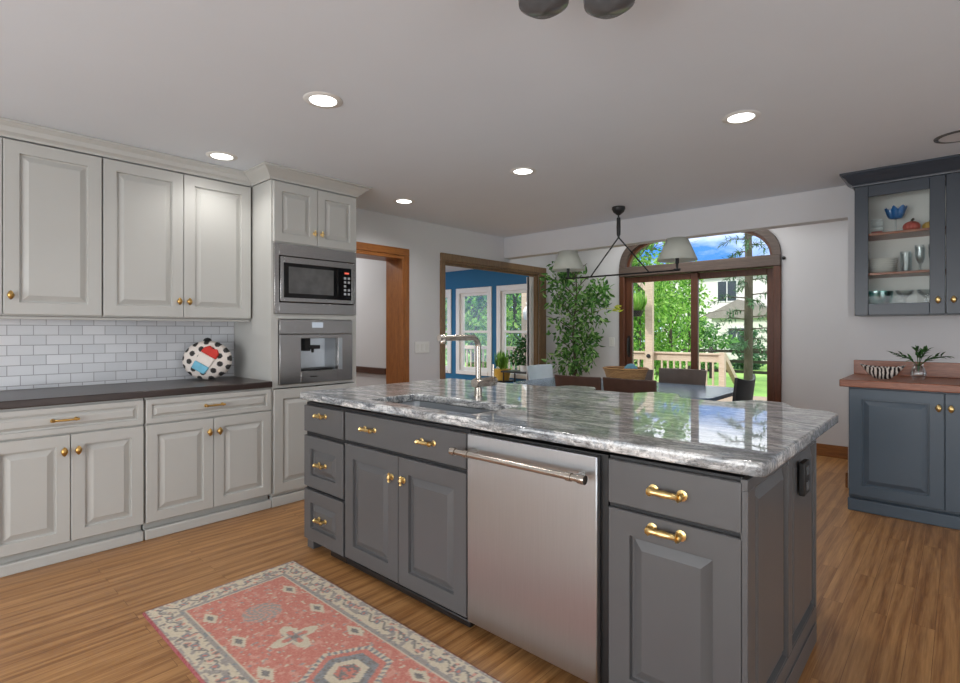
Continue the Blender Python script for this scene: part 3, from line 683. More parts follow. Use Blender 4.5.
# granite counter with scalloped seating edge and sink cut-out
def hump(x, a, b, h, r=.10):
    if x <= a or x >= b: return 0
    u_ = min((x - a) / r, (b - x) / r, 1); return h * (.5 - .5 * math.cos(PI * u_))
cx0, cx1, cy0 = -2.945, -.402, 1.612
out = [(cx0 + .02, cy0), (cx1 - .03, cy0), (cx1 - .008, cy0 + .008), (cx1, cy0 + .03), (cx1, 2.80), (cx1 - .02, 2.84)]
N = 110
for i in range(N + 1):
    x = (cx1 - .05) + (cx0 + .03 - cx1 + .05) * i / N
    out.append((x, 2.90 + .02 * math.sin(x * 3) + hump(x, -2.03, -1.68, .15) + hump(x, -1.46, -1.13, .15) + hump(x, -.93, -.56, .19, .13)))
out += [(cx0, 2.86), (cx0, cy0 + .02)]
SX0, SX1, SY0, SY1 = -2.36, -1.60, 1.705, 2.045
def rrect(x0, x1, y0, y1, r, n=6):
    pts = []
    for cx, cy, a0 in ((x1 - r, y1 - r, 0), (x0 + r, y1 - r, 90), (x0 + r, y0 + r, 180), (x1 - r, y0 + r, 270)):
        for i in range(n + 1):
            a = math.radians(a0 + 90 * i / n); pts.append((cx + r * math.cos(a), cy + r * math.sin(a)))
    return pts
cu = bpy.data.curves.new('granite', 'CURVE'); cu.dimensions = '2D'; cu.fill_mode = 'BOTH'
for pts in (out, rrect(SX0, SX1, SY0, SY1, .03)):
    s_ = cu.splines.new('POLY'); s_.points.add(len(pts) - 1); s_.use_cyclic_u = True
    for p, q in zip(s_.points, pts): p.co = (q[0], q[1], 0, 1)
cu.extrude = .013; cu.bevel_depth = .008; cu.bevel_resolution = 3; cu.offset = -.008
tmp = bpy.data.objects.new('granite_tmp', cu); COL.objects.link(tmp); bpy.context.view_layer.update()
me = bpy.data.meshes.new_from_object(tmp.evaluated_get(bpy.context.evaluated_depsgraph_get())); me.name = 'granite_worktop'
bpy.data.objects.remove(tmp); me.transform(Matrix.Translation((0, 0, .909)))
bm = bmesh.new(); bm.from_mesh(me); bmesh.ops.remove_doubles(bm, verts=bm.verts, dist=1e-5); bmesh.ops.recalc_face_normals(bm, faces=bm.faces); bm.to_mesh(me); bm.free()
for p in me.polygons: p.use_smooth = True
me.set_sharp_from_angle(angle=math.radians(35))
for p in me.polygons: p.use_smooth = abs(p.normal.z) < .985
me.materials.clear(); me.materials.append(M['granite']); g = bpy.data.objects.new('granite_worktop', me); COL.objects.link(g)
tag(g, 'polished grey granite worktop with a wavy far edge on the charcoal island', 'worktop')
# sink bowl
m = MB(); loops = []
for pts, z in ((rrect(SX0 - .012, SX1 + .012, SY0 - .012, SY1 + .012, .034), .8855), (rrect(SX0 - .002, SX1 + .002, SY0 - .002, SY1 + .002, .031), .8855), (rrect(SX0 + .006, SX1 - .006, SY0 + .006, SY1 - .006, .03), .70), (rrect(SX0 + .03, SX1 - .03, SY0 + .03, SY1 - .03, .03), .672)):
    loops.append([(p[0], p[1], z) for p in pts])
n = len(loops[0]); vs = [v for l_ in loops for v in l_]; fs = [(k * n + i, k * n + (i + 1) % n, (k + 1) * n + (i + 1) % n, (k + 1) * n + i) for k in range(3) for i in range(n)] + [tuple(3 * n + i for i in range(n))]
m.add(vs, fs, True); t = thing('sink', 'stainless steel sink bowl set under the granite worktop', 'sink', (0, 0, 0))
o = m.build('bowl', M['steel'], t, fix=False, sharp=60); so = o.modifiers.new('solid', 'SOLIDIFY'); so.thickness = .0015; so.offset = 1
MB().lathe([(.045, .6735), (.045, .677), (.03, .6765), (.03, .6745)], (-2.02, 1.9, 0), 20).build('drain', M['nickel'], t)
# faucet
fx, fy = -1.985, 2.165
t = thing('faucet', 'brushed nickel faucet with a square-bent spout behind the island sink', 'faucet', (fx, fy, .931))
m = MB(); m.lathe([(.026, 0), (.026, .006), (.021, .008), (.021, .05)], (0, 0, 0), 20)
pts = [(0, 0, .05), (0, 0, .28)] + [(0, -.05 + .05 * math.cos(a), .28 + .05 * math.sin(a)) for a in [PI / 2 * i / 6 for i in range(1, 7)]] + [(0, -.285, .33)]
m.tube(pts, .0155, 16); m.build('spout', M['nickel'], t, sharp=60)
m = MB(); m.lathe([(.017, 0), (.019, .004), (.019, .026), (.017, .03)], (0, -.272, .3), 16); m.lathe([(.018, -.298), (.018, -.262)], (0, 0, .33), 16, 'y'); m.build('spout_tip', M['nickel'], t, sharp=50)
m = MB(); m.lathe([(.024, -.035), (.026, -.03), (.026, .105), (.024, .11)], (0, 0, .078), 20, 'y'); m.build('valve', M['nickel'], t, sharp=50)
m = MB(); m.lathe([(.027, .111), (.027, .135), (.024, .14)], (0, 0, .078), 20, 'y'); m.tube([(0, .125, .1), (0, .128, .175)], .006, 10); m.build('lever', M['nickel'], t, sharp=50)

# ------------------------------------------------------------------ slate blue hutch on the back wall (front faces -y)
HX0, HX1, HS = -.603, .445, -.079
HY = 4.64
W = HX1 - HX0; D = YB - HY - .003
t = thing('hutch_base_cabinet', 'slate blue base cabinet under the reddish wood counter', 'cabinet', (HX0, HY, 0))
box('body', M['blue_cab'], t, 0, W, .001, D, .10, .892)
m = MB(); m.box(-.006, W, -.004, D, 0, .088); m.box(0, W, .012, D, .0885, .099); m.build('base_moulding', M['blue_cab'], t, .006)
s = HS - HX0
for a, b, k in ((.004, s - .002, s - .03), (s + .002, W - .004, s + .032)):
    q = panel_door('door', M['blue_cab'], t, a, b, .118, .884, .075); knob(q, k, .788, mat='brass', s=1.15)
t = thing('wood_counter', 'reddish wood counter with a low wood upstand on the slate blue cabinet', 'counter', (HX0, HY, .895))
box('slab', M['walnut'], t, -.05, W, -.055, D, 0, .052, .006)
box('upstand', M['walnut'], t, -.045, W, D - .022, D, .053, .165, .003)
GY = 4.925; GZ0, GZ1 = 1.412, 2.395; Dg = YB - GY - .003
t = thing('display_cabinet', 'slate blue wall cabinet with glass doors showing glassware on shelves', 'cabinet', (HX0, GY, GZ0))
H_ = GZ1 - GZ0; m = MB()
m.box(0, .018, 0, Dg, 0, H_); m.box(W - .018, W, 0, Dg, 0, H_); m.box(.018, W - .018, 0, Dg, 0, .018); m.box(.018, W - .018, 0, Dg, H_ - .018, H_)
m.build('body', M['hutch'], t, .001)
box('liner', M['white'], t, .018, W - .018, Dg - .012, Dg, .018, H_ - .018, 0)
shz = (1.735 - GZ0, 2.035 - GZ0)
for z in shz: box('shelf', M['walnut'], t, .0185, W - .0185, .02, Dg - .0125, z - .018, z, .001)
def glazed(a, b, kx):
    z0, z1 = .004, H_ - .006; fr = .084; y0, y1 = -.021, -.001
    m = MB(); m.box(a, a + fr, y0, y1, z0, z1); m.box(b - fr, b, y0, y1, z0, z1); m.box(a + fr, b - fr, y0, y1, z0, z0 + fr); m.box(a + fr, b - fr, y0, y1, z1 - fr, z1)
    d = m.build('door', M['hutch'], t, .003); MB().box(a + fr - .005, b - fr + .005, -.013, -.009, z0 + fr - .005, z1 - fr + .005).build('glass_pane', M['cab_glass'], d)
    knob(d, kx, 1.515 - GZ0, mat='brass', s=1.15); return d
glazed(.003, s - .002, s - .040); glazed(s + .002, W - .003, s + .042)
crown_mesh([(0, Dg), (0, 0), (W, 0)], [(o_, z) for o_, z in crown_prof(H_ + .001, 2.498 - GZ0, .085)]).build('crown', M['hutch'], t, sharp=35)
# things on its shelves
z1_, z2_, z0_ = 1.7355, 2.0355, GZ0 + .0185
def vessel(name, prof, mat, loc, label, cat, group=None, n=24, thick=None, sharp=60):
    o = MB().lathe(prof, (0, 0, 0), n, cap=False).build(name, mat, None, sharp=sharp, fix=False); o.location = loc
    return tag(o, label, cat, group)
# top shelf
for i, (dz, h, mt, lb) in enumerate(((0, .028, 'red_tin', 'flat red tin on the top shelf of the glass cabinet, under two clear boxes'), (.029, .045, 'clear', 'clear box on top of the red tin in the glass cabinet'), (.075, .045, 'clear', 'clear box topping the small stack beside the blue glass in the cabinet'))):
    o = box('storage_box', M[mt], None, -.515, -.445, 5.06, 5.15, z2_ + dz, z2_ + dz + h, .004); tag(o, lb, 'box', 'stack on the top shelf')
t = thing('ruffled_goblet', 'blue ruffled glass goblet on the top shelf of the glass cabinet', 'goblet', (-.368, 5.11, z2_))
MB().lathe([(.001, .0), (.035, .001), (.03, .006), (.007, .012), (.006, .11), (.014, .118), (.001, .119)], (0, 0, 0), 18, cap=False).build('stem', M['clear'], t)
vs = []; fs = []; n = 48; rows = [(.012, .115), (.04, .122), (.052, .145), (.056, .172), (.062, .195)]
for k, (r, h_) in enumerate(rows):
    for i in range(n):
        a = 2 * PI * i / n; f_ = 1 + .16 * (k / 4) * math.sin(a * 7); vs.append((r * f_ * math.cos(a), r * f_ * math.sin(a), h_ + .014 * (k / 4) * math.sin(a * 7 + 1)))
fs = [(k * n + i, k * n + (i + 1) % n, (k + 1) * n + (i + 1) % n, (k + 1) * n + i) for k in range(4) for i in range(n)]
MB().add(vs, fs, True).build('bowl', paint('deep_blue_glass', S(44, 104, 168), .12, .3, 20), t, fix=False)
def pumpkin(loc, r, mat, label):
    t = thing('pumpkin', label, 'pumpkin', loc, 0, 'ornamental pumpkins'); n, k = 60, 16; vs = []; fs = []
    for i in range(k + 1):
        ph = -PI / 2 + PI * i / k
        for q in range(n):
            a = 2 * PI * q / n; rr = r * math.cos(ph) * (1 - .09 * abs(math.sin(a * 5)) ** .5 * -1 - .09); vs.append((rr * math.cos(a), rr * math.sin(a), r * .8 + r * .8 * math.sin(ph)))
    fs = [(i * n + q, i * n + (q + 1) % n, (i + 1) * n + (q + 1) % n, (i + 1) * n + q) for i in range(k) for q in range(n)]
    MB().add(vs, fs, True).build('gourd', mat, t, sharp=50); MB().tube([(0, 0, r * 1.5), (.004, 0, r * 1.75), (.014, 0, r * 1.95)], .008, 8).build('stalk', M['bark'], t)
pumpkin((-.275, 5.12, z2_), .054, M['coral'], 'coral pumpkin ornament on the top shelf of the glass cabinet')
pumpkin((-.170, 5.14, z2_), .046, M['yellow'], 'yellow pumpkin ornament on the top shelf behind the door stile')
# middle shelf: plates and tumblers
pl = None; names = ('lowest', 'second lowest', 'third from the shelf', 'fourth from the shelf', 'fifth from the shelf', 'second from the top', 'topmost')
for i in range(7):
    o = MB().lathe([(.001, 0), (.055, 0), (.060, .004), (.098, .013), (.100, .0155), (.096, .0160), (.058, .0075), (.001, .006)], (0, 0, 0), 32, cap=False).build('plate', M['ceramic'], None) if i == 0 else pl.copy()
    if i == 0: pl = o
    else: COL.objects.link(o)
    o.location = (-.455, 5.10, z1_ + .0005 + i * .0162); tag(o, 'white plate in the stack on the middle shelf, %s' % names[i], 'plate', 'white plates on the middle shelf')
def flute(): return [(.001, 0), (.030, .001), (.028, .004), (.005, .010), (.005, .06), (.018, .075), (.026, .11), (.029, .19), (.028, .19), (.025, .11), (.016, .077), (.001, .072)]
def tumbler(): return [(.001, 0), (.027, 0), (.029, .004), (.034, .15), (.0325, .15), (.027, .008), (.001, .007)]
gl0 = None
spots = [(-.305, 5.03), (-.305, 5.17), (-.225, 5.03), (-.225, 5.17), (-.150, 5.04), (-.150, 5.18)]
pos = ('front', 'rear')
for i, (x, y) in enumerate(spots):
    o = vessel('drinking_glass', tumbler() if i < 2 else flute(), M['clear'], (x, y, z1_ + .0005), 'clear %s on the middle shelf, %s row, %s from the plates' % ('tumbler' if i < 2 else 'stemmed glass', pos[i % 2], ('first', 'second', 'third')[i // 2]), 'glass', 'glasses on the middle shelf')
# lower level: teal bowl and two coupes
vessel('glass_bowl', [(.001, 0), (.04, 0), (.078, .04), (.098, .12), (.102, .17), (.099, .17), (.094, .12), (.074, .043), (.001, .006)], M['teal_glass'], (-.482, 5.09, z0_), 'teal glass bowl at the bottom of the glass cabinet', 'bowl')
coupe = [(.001, 0), (.034, .001), (.03, .005), (.005, .012), (.005, .105), (.02, .118), (.050, .145), (.058, .172), (.057, .172), (.048, .148), (.018, .123), (.001, .119)]
vessel('coupe_glass', coupe, M['clear'], (-.312, 5.08, z0_), 'shallow stemmed coupe glass beside the teal bowl', 'glass', 'coupes at the cabinet bottom')
vessel('coupe_glass', coupe, M['clear'], (-.188, 5.08, z0_), 'shallow stemmed coupe glass near the cabinet door stile', 'glass', 'coupes at the cabinet bottom')
# zebra bowl, vase with greenery on the wood counter
CZ = .9475
n = 60; vs = []; fs = []; rows = [(.0, .0, 0), (.045, .0, .0), (.085, .03, .035), (.135, .075, .085), (.130, .070, .085), (.08, .03, .04), (.0, .0, .012)]
for k, (a_, e_, h_) in enumerate(rows):
    for i in range(n):
        q = 2 * PI * i / n; vs.append((a_ * math.cos(q), (a_ * .55) * math.sin(q), h_ + .018 * (abs(math.cos(q)) ** 3) * (h_ > .05)))
fs = [(k * n + i, k * n + (i + 1) % n, (k + 1) * n + (i + 1) % n, (k + 1) * n + i) for k in range(len(rows) - 1) for i in range(n)]
o = MB().add(vs, fs, True).build('zebra_bowl', M['zebra'], None, sharp=60); o.location = (-.425, 4.84, CZ); tag(o, 'boat shaped bowl with black and white zebra stripes on the wood counter', 'bowl')
t = thing('vase_of_greenery', 'small clear glass vase with green sprigs on the wood counter', 'vase', (-.225, 4.90, CZ))
MB().lathe([(.001, 0), (.03, 0), (.046, .03), (.048, .055), (.036, .085), (.026, .10), (.032, .112), (.030, .112), (.024, .10), (.034, .084), (.045, .055), (.042, .03), (.001, .006)], (0, 0, 0), 24, cap=False).build('vase', M['clear'], t, fix=False)
def leaf(m, p, d, up, L, Wd, fold=.2, curl=.15):
    d = d.normalized(); s_ = d.cross(up); s_ = s_.normalized() if s_.length > 1e-4 else Vector((1, 0, 0)); nrm = s_.cross(d)
    a = p; b = p + d * L * .35; c_ = p + d * L * .7 - nrm * L * curl * .3; e_ = p + d * L - nrm * L * curl
    m.add([a, b + s_ * Wd / 2 + nrm * Wd * fold, b, b - s_ * Wd / 2 + nrm * Wd * fold, c_ + s_ * Wd * .36 + nrm * Wd * fold * .7, c_, c_ - s_ * Wd * .36 + nrm * Wd * fold * .7, e_],
          [(0, 2, 1), (0, 3, 2), (1, 2, 5, 4), (2, 3, 6, 5), (4, 5, 7), (5, 6, 7)], True)
def rv(): return Vector((random.gauss(0, 1), random.gauss(0, 1), random.gauss(0, 1))).normalized()
st = MB(); lf = MB()
for k in range(7):
    a = [(.15), 2.9, .9, 3.6, 5.0, 1.9, 6.0][k]; h = [.10, .11, .15, .08, .13, .16, .08][k]; r = [.15, .15, .07, .10, .08, .05, .11][k]
    pts = [Vector((0, 0, .05)), Vector((.01 * math.cos(a), .01 * math.sin(a), .11)), Vector((r * .5 * math.cos(a), r * .4 * math.sin(a), .11 + h * .5)), Vector((r * math.cos(a), r * .6 * math.sin(a), .11 + h * .62))]
    st.tube(pts, .0025, 6)
    for q in range(9):
        u_ = .25 + .75 * q / 8; p = pts[1].lerp(pts[2], min(1, u_ * 2)) if u_ < .5 else pts[2].lerp(pts[3], (u_ - .5) * 2)
        d = (pts[3] - pts[1]).normalized() + rv() * .7; leaf(lf, p, d, Vector((0, 0, 1)), .052, .022)
st.build('stem', M['leaf_dark'], t); lf.build('foliage', M['leaf_dark'], t, fix=False)
# ------------------------------------------------------------------ rug
def rug():
    X0, X1, Y0, Y1 = -2.775, -.42, .745, 1.492; st_ = .0062
    nx, ny = int((X1 - X0) / st_), int((Y1 - Y0) / st_); L, Wd = X1 - X0, Y1 - Y0
    RED, CRM, GRY, DRK, SAL, PNK, BLU = S(146, 46, 50), S(212, 198, 172), S(160, 150, 142), S(122, 116, 112), S(204, 122, 104), S(212, 150, 130), S(134, 136, 138)
    vs = []; fs = []; cols = []
    def rot8(dx, dy):
        r = math.hypot(dx, dy); return r, math.atan2(dy, dx)
    meds = [(.41, .37, 'r'), (.70, .375, 'm'), (1.06, .39, 'h'), (1.42, .375, 'm'), (1.72, .37, 'r'), (2.0, .37, 'm')]
    for i in range(nx + 1):
        for q in range(ny + 1):
            x, y = L * i / nx, Wd * q / ny; e = min(x, L - x, y, Wd - y)
            # along-edge coordinate for border motifs
            al = y if min(x, L - x) < min(y, Wd - y) else x
            w1 = noise.noise(Vector((x * 34, y * 34, 3))); w2 = noise.noise(Vector((x * 60, y * 60, 9)))
            if e < .010: c_ = RED
            elif e < .022: c_ = GRY if w2 > -.1 else CRM
            elif e < .115:
                ee = (e - .022) / .093; c_ = CRM
                ph = math.sin(al * 62) * .20
                if abs(ee - .5 - ph) < .06: c_ = DRK
                cell = (al * 9.87) % 1.0 - .5; rr = math.hypot(cell * .1, (ee - .5 + ph * .4) * .093)
                if rr < .017: c_ = BLU if rr > .007 else SAL
                elif w1 > .22: c_ = GRY
                elif w1 < -.30: c_ = DRK if w2 > 0 else PNK
            elif e < .135: c_ = GRY if w2 > -.2 else BLU
            elif e < .142: c_ = CRM
            else:
                c_ = SAL if w1 > -.25 else PNK
                if w2 > .38: c_ = CRM if w1 > 0 else GRY
                for mx_, my_, k in meds:
                    r, a = rot8(x - mx_, y - my_)
                    if k == 'r':
                        if r < .085: c_ = GRY if (int(r * 90) + int((a + PI) * 4)) % 3 else PNK
                    elif k == 'm':
                        lim = .105 * (.72 + .28 * math.cos(a * 4))
                        if r < lim: c_ = CRM
                        if r < lim * .55: c_ = GRY if abs(math.sin(a * 2)) > .5 else SAL
                        if r < .016: c_ = DRK
                    else:
                        d_ = max(abs(x - mx_) * .9 + abs(y - my_) * .5, abs(y - my_) * .95)
                        if d_ < .150: c_ = CRM if (int(a * 12) % 2) else BLU
                        if d_ < .128: c_ = SAL
                        if d_ < .105: c_ = BLU if w2 > -.1 else DRK
                        if d_ < .072: c_ = CRM
                        if d_ < .045: c_ = SAL if w2 > 0 else DRK
                # small scattered diamonds
                for (ox, oy) in ((.29, .19), (.30, .56), (.56, .20), (.56, .56), (.84, .18), (.85, .57), (1.28, .19), (1.28, .56), (1.56, .2), (1.56, .55), (1.86, .2), (1.86, .55)):
                    dd = abs(x - ox) * 1.0 + abs(y - oy) * 1.9
                    if dd < .062: c_ = CRM if dd > .03 else DRK
            vs.append((X0 + x, Y0 + y, .010 + .0012 * w2 if e > .004 else .001)); cols.append(c_)
    for i in range(nx):
        for q in range(ny):
            a = i * (ny + 1) + q; fs.append((a, a + ny + 1, a + ny + 2, a + 1))
    return colour_mesh('runner_rug', vs, fs, cols, M['pattern'])
tag(rug(), 'salmon pink patterned runner rug with a cream border on the wood floor', 'rug')

# ------------------------------------------------------------------ ceiling fixtures
def downlight(x, y, label):
    t = thing('recessed_light', label, 'ceiling light', (x, y, ZC), 0, 'recessed ceiling lights')
    MB().lathe([(.068, -.001), (.070, -.006), (.096, -.004), (.100, -.0005), (.068, -.0005)], (0, 0, 0), 36, cap=False).build('trim_ring', M['white'], t, fix=True)
    MB().lathe([(.001, -.0035), (.067, -.0035), (.067, -.0005), (.001, -.0005)], (0, 0, 0), 36, cap=False).build('lens', M['lamp'], t)
    l = light('lamp_light', 'SPOT', (0, 0, -.03), (0, 0, 0), 24, (1, .97, .93), spot_size=math.radians(150), spot_blend=.8, shadow_soft_size=.06); l.parent = t
    if x < -3 and y < 2: l.data.energy = 13
    return t
downlight(-2.455, 1.482, 'round recessed ceiling light above the island sink side, nearest to the rug')
downlight(-.914, 3.182, 'round recessed ceiling light towards the slate blue glass cabinet')
downlight(-2.436, 3.154, 'round recessed ceiling light in front of the hanging lamp with two shades')
downlight(-3.757, 1.489, 'round recessed ceiling light close to the pale crown moulding')
downlight(-3.816, 3.143, 'round recessed ceiling light in front of the oak doorway')
t = thing('ceiling_speaker', 'round unlit flush ceiling speaker ring above the slate blue cabinets', 'speaker', (0.0, 4.40, ZC))
MB().lathe([(.105, -.0005), (.106, -.007), (.128, -.004), (.130, -.0005)], (0, 0, 0), 40, cap=False).build('ring', M['smoke_glass'], t)
MB().lathe([(.001, -.003), (.105, -.003), (.105, -.0005)], (0, 0, 0), 40, cap=False).build('grille', M['wall'], t)
t = thing('ceiling_lamp', 'ceiling lamp with smoky glass bowls barely in view above the island', 'ceiling light', (-.93, 1.50, ZC))
MB().lathe([(.001, -.03), (.10, -.03), (.11, -.0005)], (0, 0, 0), 30, cap=False).build('ceiling_plate', M['smoke_glass'], t)
for dx, dy in ((-.085, -.075), (.075, .07)):
    MB().lathe([(.012, -.03), (.012, -.075), (.055, -.08), (.085, -.10), (.082, -.125), (.055, -.144), (.001, -.151)], (dx, dy, 0), 28, cap=False).build('bowl_shade', M['smoked'], t)

# chandelier
cx_, cy_ = -2.46, 4.70; zb = 1.842
t = thing('chandelier', 'black hanging lamp with a level bar and two pale cone shades over the table', 'chandelier', (cx_, cy_, ZC))
MB().lathe([(.001, -.0005), (.062, -.0005), (.064, -.02), (.05, -.05), (.02, -.075), (.012, -.08), (.001, -.081)], (0, 0, 0), 24, cap=False).build('canopy', M['black'], t)
m = MB(); m.lathe([(.008, -.08), (.008, -.10), (.018, -.105), (.020, -.20), (.018, -.27), (.010, -.285), (.010, -.305)], (0, 0, 0), 16); m.build('stem', M['black'], t)
for s in (-1, 1): MB().tube([(0, 0, -.295), (s * .31, 0, zb - ZC)], .007, 8).build('brace', M['black'], t)
MB().tube([(-.60, 0, zb - ZC), (.60, 0, zb - ZC)], .008, 8).build('crossbar', M['black'], t)
for s in (-1, 1):
    x = s * .575; b = zb - ZC
    MB().lathe([(.03, b + .005), (.03, b + .012), (.010, b + .016), (.010, b + .055), (.016, b + .06), (.016, b + .12)], (x, 0, 0), 16).build('lamp_socket', M['black'], t)
    o = MB().lathe([(.172, b + .088), (.090, b + .285)], (x, 0, 0), 40, cap=False).build('lamp_shade', M['shade'], t)
    so = o.modifiers.new('solid', 'SOLIDIFY'); so.thickness = .002

# light switch, wall plates
t = thing('light_switch', 'white three gang light switch plate between the two wood cased openings', 'switch', (XL, 3.86, 1.115), R90)
box('plate', M['white'], t, -.105, .105, -.007, -.0005, -.062, .062, .003)
for k in (-1, 0, 1): box('rocker', M['ceramic'], t, k * .065 - .017, k * .065 + .017, -.010, -.0072, -.034, .034, .002)
t = thing('wall_plate', 'small white wall plate beside the patio door frame', 'switch', (-3.475, YN, 1.145))
box('plate', M['white'], t, -.04, .04, -.006, -.0005, -.06, .06, .003); box('rocker', M['ceramic'], t, -.015, .015, -.009, -.0062, -.033, .033, .002)
o = MB().lathe([(.016, -.001), (.018, -.012), (.010, -.022), (.001, -.024)], (-1.418, YN, 2.085), 14, 'y', cap=False).build('wall_hook', M['black'], None); tag(o, 'small black hook on the wall beside the arched window', 'hook')

# ------------------------------------------------------------------ dining table, chairs, basket
TX0, TX1, TY0_, TY1_ = -3.55, -1.50, 4.32, 5.42
t = thing('dining_table', 'long dark polished dining table by the patio door', 'table', (0, 0, 0))
pts = rrect(TX0, TX1, TY0_, TY1_, .16, 8); MB().prism(pts, 'xy', .715, .75).build('table_top', M['table'], t, .006)
for x in (TX0 + .30, TX1 - .30):
    for y in (TY0_ + .15, TY1_ - .15): MB().lathe([(.025, 0), (.028, .02), (.04, .4), (.045, .7), (.045, .714)], (x, y, 0), 16).build('leg', M['table'], t)
def chair(loc, rz, mat, label, back=.885, rise=0.0):
    """faces local +y, backrest behind at -y"""
    t = thing('dining_chair', label, 'chair', loc, rz, 'dining chairs')
    pts = rrect(-.225, .225, -.20, .24, .06, 5); MB().prism(pts, 'xy', .425, .47).build('seat', mat, t, .015, 3)
    n, k = 16, 8; vs = []; th = .022
    for side in (0, 1):
        for j_ in range(k + 1):
            for i in range(n + 1):
                u_ = -1 + 2 * i / n; z = .52 + (back - .52) * j_ / k + rise * u_ * u_ * (j_ / k)
                x = .25 * u_ * (.94 + .06 * j_ / k); y = -.245 - .045 * (j_ / k) + .05 * u_ * u_ + side * th
                vs.append((x, y, z))
    fs = []; R_ = n + 1; S_ = R_ * (k + 1)
    for j_ in range(k):
        for i in range(n):
            a = j_ * R_ + i; fs += [(a, a + 1, a + R_ + 1, a + R_), (S_ + a, S_ + a + R_, S_ + a + R_ + 1, S_ + a + 1)]
    for i in range(n): fs += [(i, S_ + i, S_ + i + 1, i + 1), (k * R_ + i, k * R_ + i + 1, S_ + k * R_ + i + 1, S_ + k * R_ + i)]
    for j_ in range(k): fs += [(j_ * R_, (j_ + 1) * R_, S_ + (j_ + 1) * R_, S_ + j_ * R_), (j_ * R_ + n, S_ + j_ * R_ + n, S_ + (j_ + 1) * R_ + n, (j_ + 1) * R_ + n)]
    MB().add(vs, fs, True).build('backrest', mat, t, .006, 2, sharp=50)
    for sx in (-1, 1):
        MB().tube([(sx * .19, .19, .43), (sx * .21, .21, 0)], .012, 10).build('leg', M['nickel'], t)
        MB().tube([(sx * .19, -.17, .43), (sx * .21, -.22, 0)], .012, 10).build('leg', M['nickel'], t)
        MB().tube([(sx * .19, -.16, .44), (sx * .19, -.235, .50), (sx * .19, -.262, .66)], .010, 8).build('back_support', M['nickel'], t)
    return t
chair((-2.655, 4.49, 0), 0, M['leather'], 'brown leather dining chair on the island side, nearer the ficus', .878)
chair((-2.135, 4.49, 0), 0, M['leather'], 'brown leather dining chair on the island side, in front of the basket', .882)
chair((-2.165, 5.30, 0), PI, M['leather_grey'], 'taupe dining chair with its back to the patio door, beside the end chair', .895)
chair((-2.73, 5.30, 0), PI, M['leather_grey'], 'taupe dining chair with its back to the patio door, behind the basket', .872)
chair((-1.575, 4.80, 0), R90, M['leather_black'], 'black dining chair with raised back corners at the end of the table', .885, .035)
chair((-3.545, 5.22, 0), -R90, M['chair_pale'], 'pale blue grey dining chair at the table end near the sunroom', .882)
t = thing('wicker_basket', 'oval wicker basket on the dining table', 'basket', (-2.47, 4.86, .7505))
m = MB(); rows = [(.001, 0), (.16, 0), (.19, .06), (.215, .135), (.228, .17), (.218, .17), (.205, .13), (.18, .06), (.001, .012)]
m.lathe(rows, (0, 0, 0), 40, cap=False, sy=.72); m.build('basket_body', M['wicker'], t, sharp=70)
ring_ = [(.225 * math.cos(2 * PI * i / 40), .162 * math.sin(2 * PI * i / 40), .172) for i in range(41)]; MB().tube(ring_, .011, 8).build('rim', M['wicker'], t)
vs = []; n = 20
m = MB(); m.lathe([(.001, .10), (.05, .11), (.075, .15), (.06, .19), (.03, .215), (.001, .222)], (0, 0, 0), 20, cap=False); o = m.build('blue_bundle', M['cloth_blue'], None); o.location = (-2.43, 4.90, .75); tag(o, 'blue cloth bundle inside the wicker basket on the table', 'cloth')

# ------------------------------------------------------------------ indoor plants
def foliage(m, blobs, n, L, Wd, droop=.5):
    for _ in range(n):
        c_, r = random.choice(blobs); d = rv(); p = Vector(c_) + Vector((d.x * r[0], d.y * r[1], d.z * r[2])) * (random.random() ** .45)
        dd = (d * .6 + rv() * .7 + Vector((0, 0, -droop))); leaf(m, p, dd, rv(), L * random.uniform(.7, 1.25), Wd * random.uniform(.8, 1.2))
t = thing('ficus_tree', 'tall leafy ficus tree in the corner beside the patio door', 'plant', (-3.78, 6.00, 0))
MB().lathe([(.001, 0), (.16, 0), (.20, .34), (.21, .36), (.19, .36), (.18, .33), (.001, .32)], (0, 0, 0), 28, cap=False).build('pot', M['ceramic'], t)
m = MB(); m.tube([(0, 0, .3), (.02, .01, .8), (-.02, 0, 1.3), (.03, .02, 1.8), (-.02, .03, 2.25)], .02, 8, [.022, .02, .016, .011, .004])
for k in range(26):
    z = .75 + 1.45 * k / 25; a = k * 2.4; r = .42 * (1 - abs(z - 1.5) / 1.3)
    m.tube([(0, 0, z - .15), (r * .6 * math.cos(a), r * .5 * math.sin(a), z), (r * math.cos(a), r * .8 * math.sin(a), z + .05)], .006, 5, [.008, .005, .003])
m.build('trunk', M['bark'], t)
m = MB(); bl = [((-.26, -.05, 1.9), (.2, .18, .33)), ((.0, 0, 1.78), (.30, .26, .36)), ((.22, 0, 1.55), (.26, .24, .36)), ((-.12, 0, 1.45), (.30, .26, .30)), ((-.02, 0, 1.12), (.22, .2, .28)), ((.20, .0, 1.12), (.17, .2, .22)), ((.0, -.05, .88), (.36, .26, .15)), ((-.1, 0, 2.12), (.10, .1, .18)), ((.36, 0, 1.75), (.14, .2, .2))]
foliage(m, bl, 1350, .09, .038, .15); m.build('foliage', M['leaf_ficus'], t, fix=False)
m = MB()
for k in range(7): leaf(m, Vector((.53 + random.uniform(-.05, .05), .1, 1.57 + random.uniform(-.05, .05))), Vector((1, 0, random.uniform(-.5, .3))), rv(), .10, .035)
m.tube([(.2, 0, 1.5), (.42, .05, 1.58), (.53, .1, 1.58)], .003, 5); m.build('yellow_sprig', M['leaf_yellow'], t, fix=False)
